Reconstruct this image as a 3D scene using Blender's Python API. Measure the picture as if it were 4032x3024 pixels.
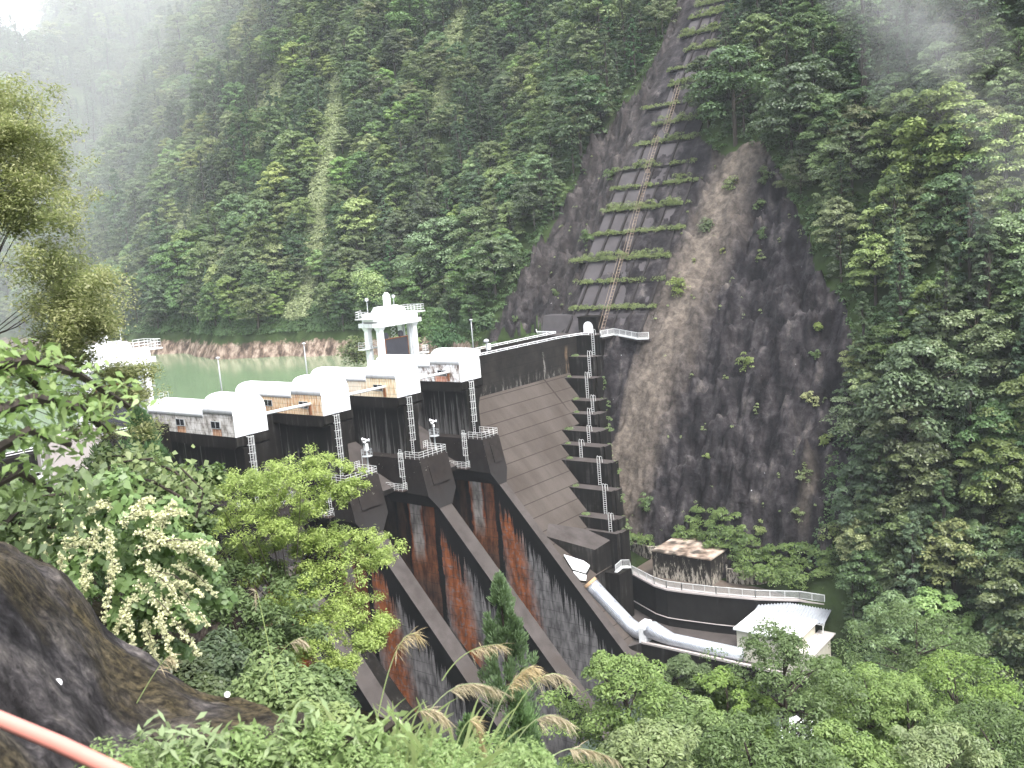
import bpy, math, random
import numpy as np
from mathutils import Vector, Matrix

for o in list(bpy.data.objects): bpy.data.objects.remove(o)
SC = bpy.context.scene
COL = SC.collection

# ------------------------------------------------------------------ camera
CP = np.array([-71.909544, -102.434948, 21.530404])
CR = np.array([0.612149, -0.786796, -0.078897])
CU = np.array([0.162219, 0.027301, 0.986377])
CF = np.array([0.773924, 0.616609, -0.144345])
FPX = 3804.93
cam = bpy.data.cameras.new('camera'); co = bpy.data.objects.new('camera', cam); COL.objects.link(co)
M = Matrix(((CR[0], CU[0], -CF[0], CP[0]), (CR[1], CU[1], -CF[1], CP[1]), (CR[2], CU[2], -CF[2], CP[2]), (0, 0, 0, 1)))
co.matrix_world = M
cam.sensor_width = 36; cam.lens = FPX / 4032 * 36; cam.clip_end = 5000; cam.clip_start = .1; cam.dof.use_dof = True; cam.dof.focus_distance = 140; cam.dof.aperture_fstop = 4.5
SC.camera = co

# ------------------------------------------------------------------ light, exposure
SUN_EL, SUN_AZ = math.radians(62), math.radians(200)
w = bpy.data.worlds.new('World'); SC.world = w; w.use_nodes = True
nt = w.node_tree; bg = nt.nodes['Background']
sk = nt.nodes.new('ShaderNodeTexSky'); sk.sky_type = 'NISHITA'; sk.sun_disc = False
sk.sun_elevation = SUN_EL; sk.sun_rotation = SUN_AZ; sk.air_density = 1.0; sk.dust_density = 4.0; sk.ozone_density = 1.0; sk.altitude = 600
hs = nt.nodes.new('ShaderNodeHueSaturation'); hs.inputs['Saturation'].default_value = .30; hs.inputs['Value'].default_value = 1.7
nt.links.new(sk.outputs[0], hs.inputs['Color']); nt.links.new(hs.outputs[0], bg.inputs[0]); bg.inputs[1].default_value = .15
sl = bpy.data.lights.new('sun', 'SUN'); so = bpy.data.objects.new('sun', sl); COL.objects.link(so)
sl.energy = 1.5; sl.angle = math.radians(14); sl.color = (1, .96, .9)
sd = Vector((math.sin(SUN_AZ) * math.cos(SUN_EL), math.cos(SUN_AZ) * math.cos(SUN_EL), math.sin(SUN_EL)))
so.rotation_euler = sd.to_track_quat('Z', 'Y').to_euler()
SC.view_settings.view_transform = 'Standard'; SC.view_settings.look = 'None'; SC.view_settings.gamma = 1
SC.view_settings.exposure = 1.52
SC.render.engine = 'CYCLES'
cy = SC.cycles; cy.max_bounces = 6; cy.diffuse_bounces = 3; cy.glossy_bounces = 2; cy.transmission_bounces = 3; cy.volume_bounces = 3
cy.transparent_max_bounces = 4; cy.use_denoising = True; cy.use_adaptive_sampling = True; cy.adaptive_threshold = .02
cy.caustics_reflective = False; cy.caustics_refractive = False; cy.sample_clamp_indirect = 6

# ------------------------------------------------------------------ helpers
def ray(px, py):            # direction through a point of the 2212-wide view of the photograph
    x, y = px * 1.8228 - 2016, py * 1.8228 - 1512
    return CF + x / FPX * CR - y / FPX * CU
def at(px, py, t): return Vector(CP + t * ray(px, py))
def onpl(px, py, ax, v):
    d = ray(px, py); t = (v - CP[ax]) / d[ax]; return Vector(CP + t * d)

def obj(name, me, parent=None, mats=None):
    o = bpy.data.objects.new(name, me); COL.objects.link(o)
    if parent is not None: o.parent = parent
    if mats is not None:
        for m in (mats if isinstance(mats, (list, tuple)) else [mats]): me.materials.append(m)
    return o
def tag(o, label=None, cat=None, group=None, kind=None):
    if label: o['label'] = label
    if cat: o['category'] = cat
    if group: o['group'] = group
    if kind: o['kind'] = kind
    return o
def thing(name, label, cat, loc=(0, 0, 0), rz=0, group=None):
    o = bpy.data.objects.new(name, None); COL.objects.link(o); o.location = loc; o.rotation_euler = (0, 0, rz)
    o.empty_display_size = .2
    return tag(o, label, cat, group)
def copy_tree(o, parent=None):
    c = o.copy(); COL.objects.link(c); c.parent = parent
    for ch in list(o.children): copy_tree(ch, c)
    return c

class MB:
    def __init__(s): s.v = []; s.f = []
    def add(s, vs, fs):
        n = len(s.v); s.v += [tuple(v) for v in vs]; s.f += [tuple(i + n for i in f) for f in fs]; return s
    def box(s, a, b):
        x0, y0, z0 = a; x1, y1, z1 = b
        return s.add([(x0, y0, z0), (x1, y0, z0), (x1, y1, z0), (x0, y1, z0), (x0, y0, z1), (x1, y0, z1), (x1, y1, z1), (x0, y1, z1)],
                     [(0, 3, 2, 1), (4, 5, 6, 7), (0, 1, 5, 4), (1, 2, 6, 5), (2, 3, 7, 6), (3, 0, 4, 7)])
    def hexa(s, bot, top):
        return s.add(list(bot) + list(top), [(0, 3, 2, 1), (4, 5, 6, 7), (0, 1, 5, 4), (1, 2, 6, 5), (2, 3, 7, 6), (3, 0, 4, 7)])
    def prism(s, poly, ax, a, b):        # poly in the two other axes (cyclic order), extruded a..b along ax
        n = len(poly)
        def P(p, t):
            if ax == 0: return (t, p[0], p[1])
            if ax == 1: return (p[0], t, p[1])
            return (p[0], p[1], t)
        vs = [P(p, a) for p in poly] + [P(p, b) for p in poly]
        fs = [tuple(range(n))[::-1], tuple(range(n, 2 * n))] + [(i, (i + 1) % n, n + (i + 1) % n, n + i) for i in range(n)]
        return s.add(vs, fs)
    def tube(s, pts, r, n=6, caps=True):
        pts = [Vector(p) for p in pts]; rs = r if isinstance(r, (list, tuple)) else [r] * len(pts)
        base = len(s.v); up = None
        for i, p in enumerate(pts):
            d = (pts[min(i + 1, len(pts) - 1)] - pts[max(i - 1, 0)]).normalized()
            if up is None:
                up = Vector((0, 0, 1)) if abs(d.z) < .9 else Vector((1, 0, 0))
            a = d.cross(up)
            if a.length < 1e-4: a = d.cross(Vector((1, .3, 0)))
            a.normalize(); b = a.cross(d).normalized(); up = b
            for k in range(n):
                t = 2 * math.pi * k / n
                s.v.append(tuple(p + (a * math.cos(t) + b * math.sin(t)) * rs[i]))
        for i in range(len(pts) - 1):
            for k in range(n):
                s.f.append((base + i * n + k, base + i * n + (k + 1) % n, base + (i + 1) * n + (k + 1) % n, base + (i + 1) * n + k))
        if caps:
            s.f.append(tuple(base + k for k in range(n))[::-1]); s.f.append(tuple(base + (len(pts) - 1) * n + k for k in range(n)))
        return s
    def bar(s, a, b, w=.05, h=None):
        a = Vector(a); b = Vector(b); h = h or w; d = (b - a).normalized()
        u = Vector((0, 0, 1)) if abs(d.z) < .95 else Vector((0, 1, 0))
        x = d.cross(u).normalized() * w / 2; y = x.cross(d).normalized() * h / 2
        return s.hexa([a - x - y, a + x - y, a + x + y, a - x + y], [b - x - y, b + x - y, b + x + y, b - x + y])
    def lathe(s, prof, c=(0, 0, 0), n=16):
        base = len(s.v)
        for r, z in prof:
            for k in range(n):
                t = 2 * math.pi * k / n; s.v.append((c[0] + r * math.cos(t), c[1] + r * math.sin(t), c[2] + z))
        for i in range(len(prof) - 1):
            for k in range(n):
                s.f.append((base + i * n + k, base + i * n + (k + 1) % n, base + (i + 1) * n + (k + 1) % n, base + (i + 1) * n + k))
        return s
    def mesh(s, name):
        me = bpy.data.meshes.new(name); me.from_pydata([tuple(v) for v in s.v], [], s.f); me.update(); return me
    def build(s, name, mats, parent=None, smooth=False, sel=None):
        me = s.mesh(name); o = obj(name, me, parent, mats)
        if smooth: me.shade_smooth()
        if sel:
            for p in me.polygons: p.material_index = sel(p)
        return o

# numpy value noise
def _h(ix, iy, iz, s):
    n = (ix * 374761393 + iy * 668265263 + iz * 2147483647 + s * 1274126177) & 0xffffffff
    n = ((n ^ (n >> 13)) * 1274126177) & 0xffffffff
    return ((n ^ (n >> 16)) & 0xffffff) / float(0xffffff)
def vn(x, y, z=0.0, s=0):
    x, y, z = np.broadcast_arrays(np.asarray(x, float), np.asarray(y, float), np.asarray(z, float))
    ix, iy, iz = [np.floor(q).astype(np.int64) for q in (x, y, z)]
    fx, fy, fz = x - ix, y - iy, z - iz
    fx, fy, fz = [q * q * (3 - 2 * q) for q in (fx, fy, fz)]
    r = 0
    for dx in (0, 1):
        for dy in (0, 1):
            for dz in (0, 1):
                r = r + _h(ix + dx, iy + dy, iz + dz, s) * (fx if dx else 1 - fx) * (fy if dy else 1 - fy) * (fz if dz else 1 - fz)
    return r
def fbm(x, y, z=0.0, s=0, o=4):
    r = 0; a = .5; f = 1
    for k in range(o):
        r = r + a * (vn(x * f, y * f, np.asarray(z) * f, s + k) * 2 - 1); a *= .5; f *= 2.03
    return r

# ------------------------------------------------------------------ materials
class S:
    def __init__(s, name, rough=.8, spec=.3):
        s.m = bpy.data.materials.new(name); s.m.use_nodes = True; s.nt = s.m.node_tree
        s.b = s.nt.nodes['Principled BSDF']; s.out = s.nt.nodes['Material Output']
        s.b.inputs['Roughness'].default_value = rough; s.b.inputs['Specular IOR Level'].default_value = spec
        s.tc = s.nt.nodes.new('ShaderNodeTexCoord'); s.p = s.tc.outputs['Object']
    def n(s, t, **k):
        x = s.nt.nodes.new(t)
        for a, b in k.items(): setattr(x, a, b)
        return x
    def put(s, sock, v):
        if isinstance(v, bpy.types.NodeSocket): s.nt.links.new(v, sock)
        elif isinstance(v, (tuple, list)) and len(v) == 3 and sock.type == 'RGBA': sock.default_value = (*v, 1)
        else: sock.default_value = v
    def math(s, op, a, b=0.0, c=None, clamp=False):
        x = s.n('ShaderNodeMath', operation=op, use_clamp=clamp); s.put(x.inputs[0], a); s.put(x.inputs[1], b)
        if c is not None: s.put(x.inputs[2], c)
        return x.outputs[0]
    def xyz(s, v=None):
        x = s.n('ShaderNodeSeparateXYZ'); s.put(x.inputs[0], v or s.p); return x.outputs
    def scaled(s, sc, v=None, loc=(0, 0, 0), rot=(0, 0, 0)):
        x = s.n('ShaderNodeMapping'); s.put(x.inputs['Vector'], v or s.p); x.inputs['Scale'].default_value = sc
        x.inputs['Location'].default_value = loc; x.inputs['Rotation'].default_value = rot; return x.outputs[0]
    def noise(s, sc=1, det=4, v=None, stretch=None, rough=.55, dist=0, loc=(0, 0, 0), rot=(0, 0, 0)):
        x = s.n('ShaderNodeTexNoise')
        if stretch: v = s.scaled(stretch, v, loc, rot)
        s.put(x.inputs['Vector'], v or s.p); x.inputs['Scale'].default_value = sc; x.inputs['Detail'].default_value = det
        x.inputs['Roughness'].default_value = rough; x.inputs['Distortion'].default_value = dist; return x.outputs[0]
    def ramp(s, f, st, interp='LINEAR'):
        x = s.n('ShaderNodeValToRGB'); x.color_ramp.interpolation = interp; e = x.color_ramp.elements
        while len(e) < len(st): e.new(.5)
        for i, (p, c) in enumerate(st):
            e[i].position = p; e[i].color = (c, c, c, 1) if isinstance(c, (int, float)) else (*c, 1)
        s.put(x.inputs[0], f); return x.outputs[0]
    def rng(s, f, a, b, c=0.0, d=1.0):
        x = s.n('ShaderNodeMapRange'); s.put(x.inputs[0], f)
        for i, v in enumerate((a, b, c, d)): s.put(x.inputs[i + 1], v)
        return x.outputs[0]
    def mix(s, f, a, b, bt='MIX'):
        x = s.n('ShaderNodeMix', data_type='RGBA', blend_type=bt); s.put(x.inputs[0], f); s.put(x.inputs[6], a); s.put(x.inputs[7], b); return x.outputs[2]
    def col(s, c): s.put(s.b.inputs['Base Color'], c); return s
    def bump(s, h, st=.3, d=.1):
        x = s.n('ShaderNodeBump'); x.inputs['Strength'].default_value = st; x.inputs['Distance'].default_value = d
        s.put(x.inputs['Height'], h); s.nt.links.new(x.outputs[0], s.b.inputs['Normal']); return s
    def ro(s, v): s.put(s.b.inputs['Roughness'], v); return s
    def lines(s, coord, period, width, off=0.0):       # 1 on thin lines repeating along coord
        t = s.math('SUBTRACT', coord, off); t = s.math('DIVIDE', t, period); t = s.math('ADD', t, 100.5); t = s.math('FRACT', t)
        t = s.math('SUBTRACT', t, .5); t = s.math('ABSOLUTE', t); return s.math('LESS_THAN', t, width / period / 2)

def simple(name, c, rough=.6, spec=.4, var=.15, sc=2.0, metal=0):
    s = S(name, rough, spec); n = s.noise(sc, 5)
    s.col(s.mix(n, tuple(x * (1 - var) for x in c), tuple(min(1, x * (1 + var)) for x in c))); s.b.inputs['Metallic'].default_value = metal
    return s.m

def M_black():     # soot and moss stained concrete, vertical streaks
    s = S('stained_concrete', .95, .08)
    st = s.noise(1, 5, stretch=(1.6, 1.6, .10)); bl = s.noise(.35, 5)
    f = s.math('ADD', s.math('MULTIPLY', st, .7), s.math('MULTIPLY', bl, .5))
    c = s.ramp(f, [(.42, (.007, .006, .0055)), (.66, (.014, .0125, .011)), (.76, (.04, .038, .036)), (.9, (.11, .105, .10))])
    z = s.xyz()[2]; j = s.lines(z, 1.9, .05)
    s.col(s.mix(s.math('MULTIPLY', j, .5), c, (.006, .006, .006))); s.bump(st, .3, .05); return s.m
def M_streak():    # black pier flank with pale vertical run-off streaks
    s = S('streaked_concrete', .95, .08); x, y, z = s.xyz()
    st = s.noise(1, 6, stretch=(.4, 1.7, .045), rough=.7); br = s.noise(1, 4, stretch=(.4, .8, .4))
    v = s.math('ADD', st, s.math('MULTIPLY', s.rng(z, -2, -9, -.10, .06), 1.0)); v = s.math('ADD', v, s.math('MULTIPLY', br, .15))
    c = s.ramp(v, [(.50, (.009, .009, .008)), (.58, (.014, .0125, .012)), (.62, (.07, .068, .065)), (.78, (.15, .147, .143))])
    s.col(c); s.bump(st, .2, .05); return s.m
def M_flank():     # training wall flank: rust, pale and black run-off bands, ragged black band below the coping
    s = S('rust_stained_flank', .95, .1); x, y, z = s.xyz()
    wob = s.math('MULTIPLY', s.math('SUBTRACT', s.noise(.9, 6, stretch=(.9, 1, .22), rough=.7), .5), 2.2)
    yy = s.math('ADD', y, wob)
    f = s.rng(yy, 6.0, -9.0)
    # positions: (6-y)/15
    P = lambda v: (6 - v) / 15
    base = s.ramp(f, [(0, (.030, .018, .012)), (P(3.6), (.022, .014, .010)), (P(3.2), (.006, .005, .005)), (P(2.7), (.035, .02, .013)),
                      (P(1.4), (.05, .026, .016)), (P(1.0), (.006, .005, .005)), (P(.55), (.007, .006, .006)), (P(.35), (.26, .075, .022)),
                      (P(-.2), (.30, .28, .26)), (P(-2.0), (.26, .25, .235)), (P(-2.4), (.22, .06, .02)), (P(-2.7), (.02, .012, .01)), (P(-3.0), (.11, .055, .035)),
                      (P(-4.5), (.15, .055, .025)), (P(-4.8), (.006, .006, .006)), (P(-5.7), (.006, .006, .006)), (P(-6.0), (.15, .15, .155)), (1, (.17, .168, .17))])
    # the pale band turns rust lower down, then fades to brown
    low = s.rng(s.math('ADD', z, s.math('MULTIPLY', s.noise(.8, 4), 3.0)), -21.0, -24.5)
    m1 = s.math('MULTIPLY', low, s.math('MULTIPLY', s.math('LESS_THAN', yy, .4), s.math('GREATER_THAN', yy, -4.7)))
    base = s.mix(m1, base, s.mix(s.noise(2.2, 6), (.06, .035, .02), (.26, .085, .028)))
    low2 = s.rng(z, -25.5, -29); m2 = s.math('MULTIPLY', low2, s.math('GREATER_THAN', yy, -4.7)); base = s.mix(s.math('MULTIPLY', m2, .8), base, (.05, .035, .028))
    # rust patch below the band at y -6 .. -9, sliding downstream with depth
    ymid = s.math('ADD', s.math('MULTIPLY', s.math('ADD', z, 22.0), .17), -6.3)
    d = s.math('ABSOLUTE', s.math('SUBTRACT', s.math('ADD', yy, s.math('MULTIPLY', s.noise(1.1, 5), 1.2)), ymid))
    d = s.rng(d, .9, 3.2, 1, 0); d = s.math('MULTIPLY', d, s.rng(z, -18.5, -22)); d = s.math('MULTIPLY', d, s.math('LESS_THAN', yy, -5.8))
    base = s.mix(s.math('MULTIPLY', d, s.rng(s.noise(1.6, 6), .25, .5)), base, (.26, .085, .03))
    # grey blocks: lift joints
    g = s.noise(.8, 6, stretch=(1, 1.6, .5)); base = s.mix(.75, base, s.mix(s.rng(g, .35, .65), (.25, .24, .24), (1.45, 1.4, 1.38)), 'MULTIPLY')
    j = s.math('MAXIMUM', s.lines(z, 1.5, .07), s.math('MULTIPLY', s.lines(y, 3.1, .05), .7))
    base = s.mix(s.math('MULTIPLY', j, s.rng(s.noise(.5, 3), .35, .6, .1, .75)), base, (.02, .018, .018))
    # ragged dark run-off hanging from the coping line  z = -16.2 + 1.11 (y + 6)
    dep = s.math('SUBTRACT', s.math('ADD', s.math('MULTIPLY', s.math('ADD', y, 6.0), 1.11), -16.2), z)
    drip = s.noise(1, 5, stretch=(.7, 2.4, .03), rough=.75)
    lim = s.math('ADD', s.math('MULTIPLY', s.math('POWER', drip, 3.0), 26.0), 1.5)
    k = s.math('MULTIPLY', s.math('LESS_THAN', dep, lim), s.math('LESS_THAN', y, -5.2))
    base = s.mix(k, base, (.007, .007, .007))
    s.col(base); s.bump(g, .3, .08); return s.m
def M_face():      # brown grey weathered downstream face with lift joints
    s = S('weathered_face', .9, .1); x, y, z = s.xyz()
    n = s.noise(.12, 5); m = s.noise(1, 5, stretch=(.35, .1, .1), rot=(0, 0, .3)); f = s.noise(6, 3)
    t = s.math('ADD', s.math('MULTIPLY', n, .5), s.math('MULTIPLY', m, .5))
    c = s.ramp(t, [(.35, (.048, .039, .033)), (.6, (.078, .066, .058))]); c = s.mix(.25, c, s.mix(f, (.4, .4, .4), (1.6, 1.6, 1.6)), 'MULTIPLY')
    j = s.lines(z, 1.915, .11, -4.83)
    vj = s.math('MULTIPLY', s.math('LESS_THAN', s.math('ABSOLUTE', s.math('SUBTRACT', x, s.math('ADD', 72.6, s.math('MULTIPLY', s.noise(.8, 3), .3)))), .22), s.rng(z, -11.5, -8, 0, 1))
    c = s.mix(s.math('MULTIPLY', s.math('MAXIMUM', j, vj), .85), c, (.022, .017, .013))
    g = s.noise(.6, 5, stretch=(1, .25, .25)); c = s.mix(s.rng(g, .56, .75, 0, .35), c, (.05, .045, .038))
    s.col(c); s.bump(f, .15, .03); return s.m
def M_coping():
    s = S('worn_coping', .9, .12); n = s.noise(.5, 6); f = s.noise(9, 3); z = s.xyz()[2]
    c = s.ramp(n, [(.3, (.048, .041, .038)), (.7, (.080, .070, .066))]); c = s.mix(.3, c, s.mix(f, (.4, .4, .4), (1.6, 1.6, 1.6)), 'MULTIPLY')
    c = s.mix(s.rng(s.noise(.25, 4), .55, .7, 0, .5), c, (.035, .027, .021)); s.col(c); s.bump(f, .2, .03); return s.m
def M_wall():      # near-black crest wall, pale lime bloom near its foot and at the vertical joint
    s = S('crest_wall_concrete', .95, .08); x, y, z = s.xyz()
    bl = s.noise(.5, 5); c = s.ramp(bl, [(.3, (.014, .013, .012)), (.7, (.030, .027, .024))])
    foot = s.rng(z, -4.3, -1.6, 1, 0); nz = s.noise(1, 6, stretch=(1.2, 1, .35), rough=.75)
    m = s.math('MULTIPLY', s.rng(nz, .52, .62), s.math('POWER', foot, 1.6)); c = s.mix(s.math('MULTIPLY', m, .8), c, (.22, .205, .19))
    m3 = s.math('MULTIPLY', s.rng(s.noise(1, 6, stretch=(2.5, 1, .3), rough=.8), .5, .6), s.rng(s.math('ABSOLUTE', s.math('SUBTRACT', x, 73.1)), .1, .5, .9, 0)); m3 = s.math('MULTIPLY', m3, s.math('LESS_THAN', z, .8))
    c = s.mix(m3, c, (.3, .29, .27))
    m4 = s.math('MULTIPLY', s.rng(s.noise(1, 6, stretch=(1, 1, .3)), .45, .62), s.rng(s.math('ABSOLUTE', s.math('SUBTRACT', x, 80.6)), .2, 1.3, .7, 0)); c = s.mix(s.math('MULTIPLY', m4, s.rng(z, 1.2, -.5)), c, (.25, .17, .11))
    j = s.lines(z, 1.9, .06, -.6); c = s.mix(s.math('MULTIPLY', j, .6), c, (.006, .006, .006)); s.col(c); s.bump(bl, .2, .05); return s.m
def M_nose():
    s = S('pier_nose_concrete', .95, .1); z = s.xyz()[2]; st = s.noise(1, 5, stretch=(1.2, 1.2, .1)); n = s.noise(.6, 5)
    c = s.ramp(n, [(.3, (.014, .0115, .0105)), (.7, (.029, .024, .022))]); c = s.mix(s.rng(z, -12, -15, 0, .8), c, (.030, .028, .028))
    c = s.mix(s.rng(st, .56, .75, 0, .7), c, (.018, .014, .012)); w_ = s.rng(s.noise(3.0, 2), .73, .76); c = s.mix(s.math('MULTIPLY', w_, s.rng(z, -12.5, -11)), c, (.4, .38, .35))
    s.col(c); s.bump(n, .2, .05); return s.m
def M_rock():      # sprayed rock cliff
    s = S('sprayed_rock', .9, .15)
    st = s.noise(1, 6, stretch=(.35, .30, .06), rough=.6); m = s.noise(.35, 8, rough=.65); f = s.noise(.8, 7, rough=.7)
    c = s.ramp(s.math('ADD', s.math('MULTIPLY', st, .6), s.math('MULTIPLY', m, .4)), [(.42, (.010, .009, .010)), (.50, (.024, .021, .0225)), (.57, (.046, .041, .042)), (.63, (.085, .075, .069)), (.72, (.15, .13, .113))])
    at_ = s.n('ShaderNodeAttribute', attribute_name='pale'); c = s.mix(s.math('MULTIPLY', at_.outputs['Fac'], s.rng(m, .25, .5, .7, 1)), c, s.mix(st, (.06, .050, .043), (.17, .142, .115)))
    c = s.mix(.75, c, s.mix(s.rng(f, .38, .62), (.42, .42, .43), (1.45, 1.45, 1.45)), 'MULTIPLY')
    w_ = s.math('MULTIPLY', s.rng(s.noise(2.2, 2), .75, .78), s.rng(s.noise(.15, 2), .52, .6)); c = s.mix(w_, c, (.55, .55, .55))
    s.col(c); s.bump(s.math('ADD', s.math('MULTIPLY', m, .6), s.math('MULTIPLY', f, .4)), .9, .9); return s.m
def M_soil():
    s = S('forest_floor', 1.0, .02); n = s.noise(.25, 6); x, y, z = s.xyz()
    c = s.ramp(n, [(.3, (.018, .026, .010)), (.7, (.05, .075, .028))])
    band = s.math('MULTIPLY', s.rng(s.math('ADD', z, s.math('MULTIPLY', s.noise(.35, 6, rough=.7), 6)), 2.3, 1.5), s.math('GREATER_THAN', y, 30))
    b = s.ramp(s.noise(1, 8, stretch=(.5, .5, .25), rough=.7), [(.4, (.05, .037, .03)), (.5, (.16, .115, .09)), (.62, (.34, .27, .22))]); s.col(s.mix(band, c, b)); s.bump(n, .8, .6); return s.m
def M_white(dirt=.15, name='white_paint'):
    s = S(name, .45, .5); n = s.noise(1.5, 6, stretch=(1, 1, .5)); s.col(s.mix(s.rng(n, .5, .75, 0, dirt * 3), (.86, .87, .88), (.45, .43, .4))); return s.m
def M_siding(kind):
    s = S('siding_' + kind, .7, .3); x, y, z = s.xyz()
    n = s.noise(1, 6, stretch=(1, 1.3, .6), rough=.7); st = s.noise(1, 5, stretch=(1, 5, .5)); big = s.noise(.6, 3)
    if kind == 'mouldy':
        c = s.ramp(n, [(.38, (.16, .145, .125)), (.47, (.45, .42, .38)), (.6, (.72, .70, .67))])
        below = s.math('MULTIPLY', s.math('LESS_THAN', z, .85), s.math('MAXIMUM', s.math('LESS_THAN', s.math('ABSOLUTE', s.math('SUBTRACT', y, 3.8)), .95), s.math('LESS_THAN', s.math('ABSOLUTE', s.math('SUBTRACT', y, 11.7)), .95)))
        c = s.mix(below, c, s.ramp(st, [(.4, (.32, .09, .03)), (.55, (.62, .42, .27)), (.7, (.7, .62, .5))]))
    elif kind == 'rusty':
        c = s.ramp(st, [(.34, (.40, .14, .05)), (.46, (.62, .40, .22)), (.58, (.76, .66, .48)), (.75, (.80, .76, .66))])
        c = s.mix(s.rng(big, .55, .75, 0, .5), c, (.50, .16, .06)); c = s.mix(s.rng(n, .62, .72, 0, .6), c, (.25, .2, .13))
    elif kind == 'ochre':
        c = s.ramp(st, [(.34, (.48, .22, .09)), (.44, (.70, .52, .30)), (.58, (.80, .73, .55)), (.75, (.85, .82, .74))])
        c = s.mix(s.rng(n, .60, .72, 0, .6), c, (.30, .26, .18)); c = s.mix(s.rng(y, 4.5, 9, 0, .55), c, (.74, .7, .62))
    else:
        c = s.ramp(n, [(.40, (.11, .08, .065)), (.47, (.5, .45, .42)), (.55, (.82, .82, .82))])
        c = s.mix(s.math('MULTIPLY', s.math('LESS_THAN', z, .9), s.math('LESS_THAN', s.math('ABSOLUTE', s.math('SUBTRACT', y, 4.2)), 1.3)), c, s.ramp(st, [(.4, (.5, .1, .03)), (.6, (.66, .5, .4))]))
    c = s.mix(s.math('MULTIPLY', s.math('MAXIMUM', s.lines(z, .95, .05, .5), 0.0), .6), c, (.12, .1, .08))
    s.col(c)
    wv = s.math('SINE', s.math('MULTIPLY', y, 25.0)); s.bump(wv, .4, .03); return s.m
def M_leaf(name, c1, c2, c3=None, trans=.3, rough=.42, spec=.45, objvar=.35, sat=1.0):
    s = S(name, rough, spec); g = s.n('ShaderNodeNewGeometry'); oi = s.n('ShaderNodeObjectInfo')
    r = g.outputs['Random Per Island']; c = s.mix(r, c1, c2)
    if c3 is not None: c = s.mix(s.rng(s.noise(.5, 2, v=s.tc.outputs['Object']), .50, .72, 0, .7), c, c3)
    h = s.n('ShaderNodeHueSaturation'); s.put(h.inputs['Color'], c); ob = oi.outputs['Random']
    s.put(h.inputs['Hue'], s.rng(ob, 0, 1, .5 - .035 * objvar / .35, .5 + .03 * objvar / .35)); ob2 = s.math('FRACT', s.math('MULTIPLY', ob, 7.31))
    s.put(h.inputs['Value'], s.rng(ob2, 0, 1, 1 - objvar, 1 + objvar * 1.2)); s.put(h.inputs['Saturation'], s.rng(s.math('FRACT', s.math('MULTIPLY', ob, 13.7)), 0, 1, sat * .68, sat * .98))
    cc = h.outputs[0]; s.col(cc)
    t = s.n('ShaderNodeBsdfTranslucent'); s.put(t.inputs[0], s.mix(.5, cc, (.12, .2, .03), 'MIX'))
    mx = s.n('ShaderNodeMixShader'); mx.inputs[0].default_value = trans
    s.nt.links.new(s.b.outputs[0], mx.inputs[1]); s.nt.links.new(t.outputs[0], mx.inputs[2]); s.nt.links.new(mx.outputs[0], s.out.inputs[0]); return s.m

BLACK = M_black(); STREAK = M_streak(); FLANK = M_flank(); FACE = M_face(); COPING = M_coping(); WALL = M_wall(); NOSE = M_nose()
ROCK = M_rock(); SOIL = M_soil(); WHITE = M_white(); WHITE2 = M_white(.3, 'weathered_white_paint')
RAIL = simple('pale_rail_paint', (.62, .63, .62), .5, .4, .2, 3); GALV = simple('galvanised_steel', (.42, .44, .45), .45, .5, .2, 3)
DARKG = simple('dark_gate_steel', (.045, .045, .055), .5, .4, .3, 1.2); GLASS = simple('dark_window_glass', (.02, .022, .025), .15, .6, .3, 1)
RUST = simple('rusty_steel', (.20, .085, .04), .8, .2, .6, 4); BROWN = simple('brown_timber_frame', (.05, .035, .03), .7, .3, .4, 2)
BARK = simple('bark', (.05, .042, .035), .9, .2, .4, 3); PALEC = simple('pale_concrete', (.40, .36, .345), .85, .2, .18, .6)
LAMPG = simple('lamp_globe_plastic', (.55, .57, .6), .4, .5, .05, 2); GREYP = simple('grey_door_paint', (.5, .53, .56), .5, .4, .1, 2)
CREAM = simple('cream_wall_paint', (.52, .50, .42), .8, .2, .15, .8)

def M_bank():
    s = S('dark_bank_soil', 1.0, .02); n = s.noise(.8, 7, rough=.7); s.col(s.ramp(n, [(.35, (.006, .005, .004)), (.55, (.018, .016, .009)), (.7, (.03, .04, .015))])); s.bump(n, .9, .3); return s.m
BANK = M_bank()

# ================================================================== DAM
SP = 14.5
def fz(y): return -4.3 + 1.11 * (y - 5)          # the downstream face
dam = thing('dam', 'dark concrete dam with four spillway piers and a stepped abutment', 'dam')
side_sel = lambda p: 1 if abs(p.normal.x) > .9 else 0

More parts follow.
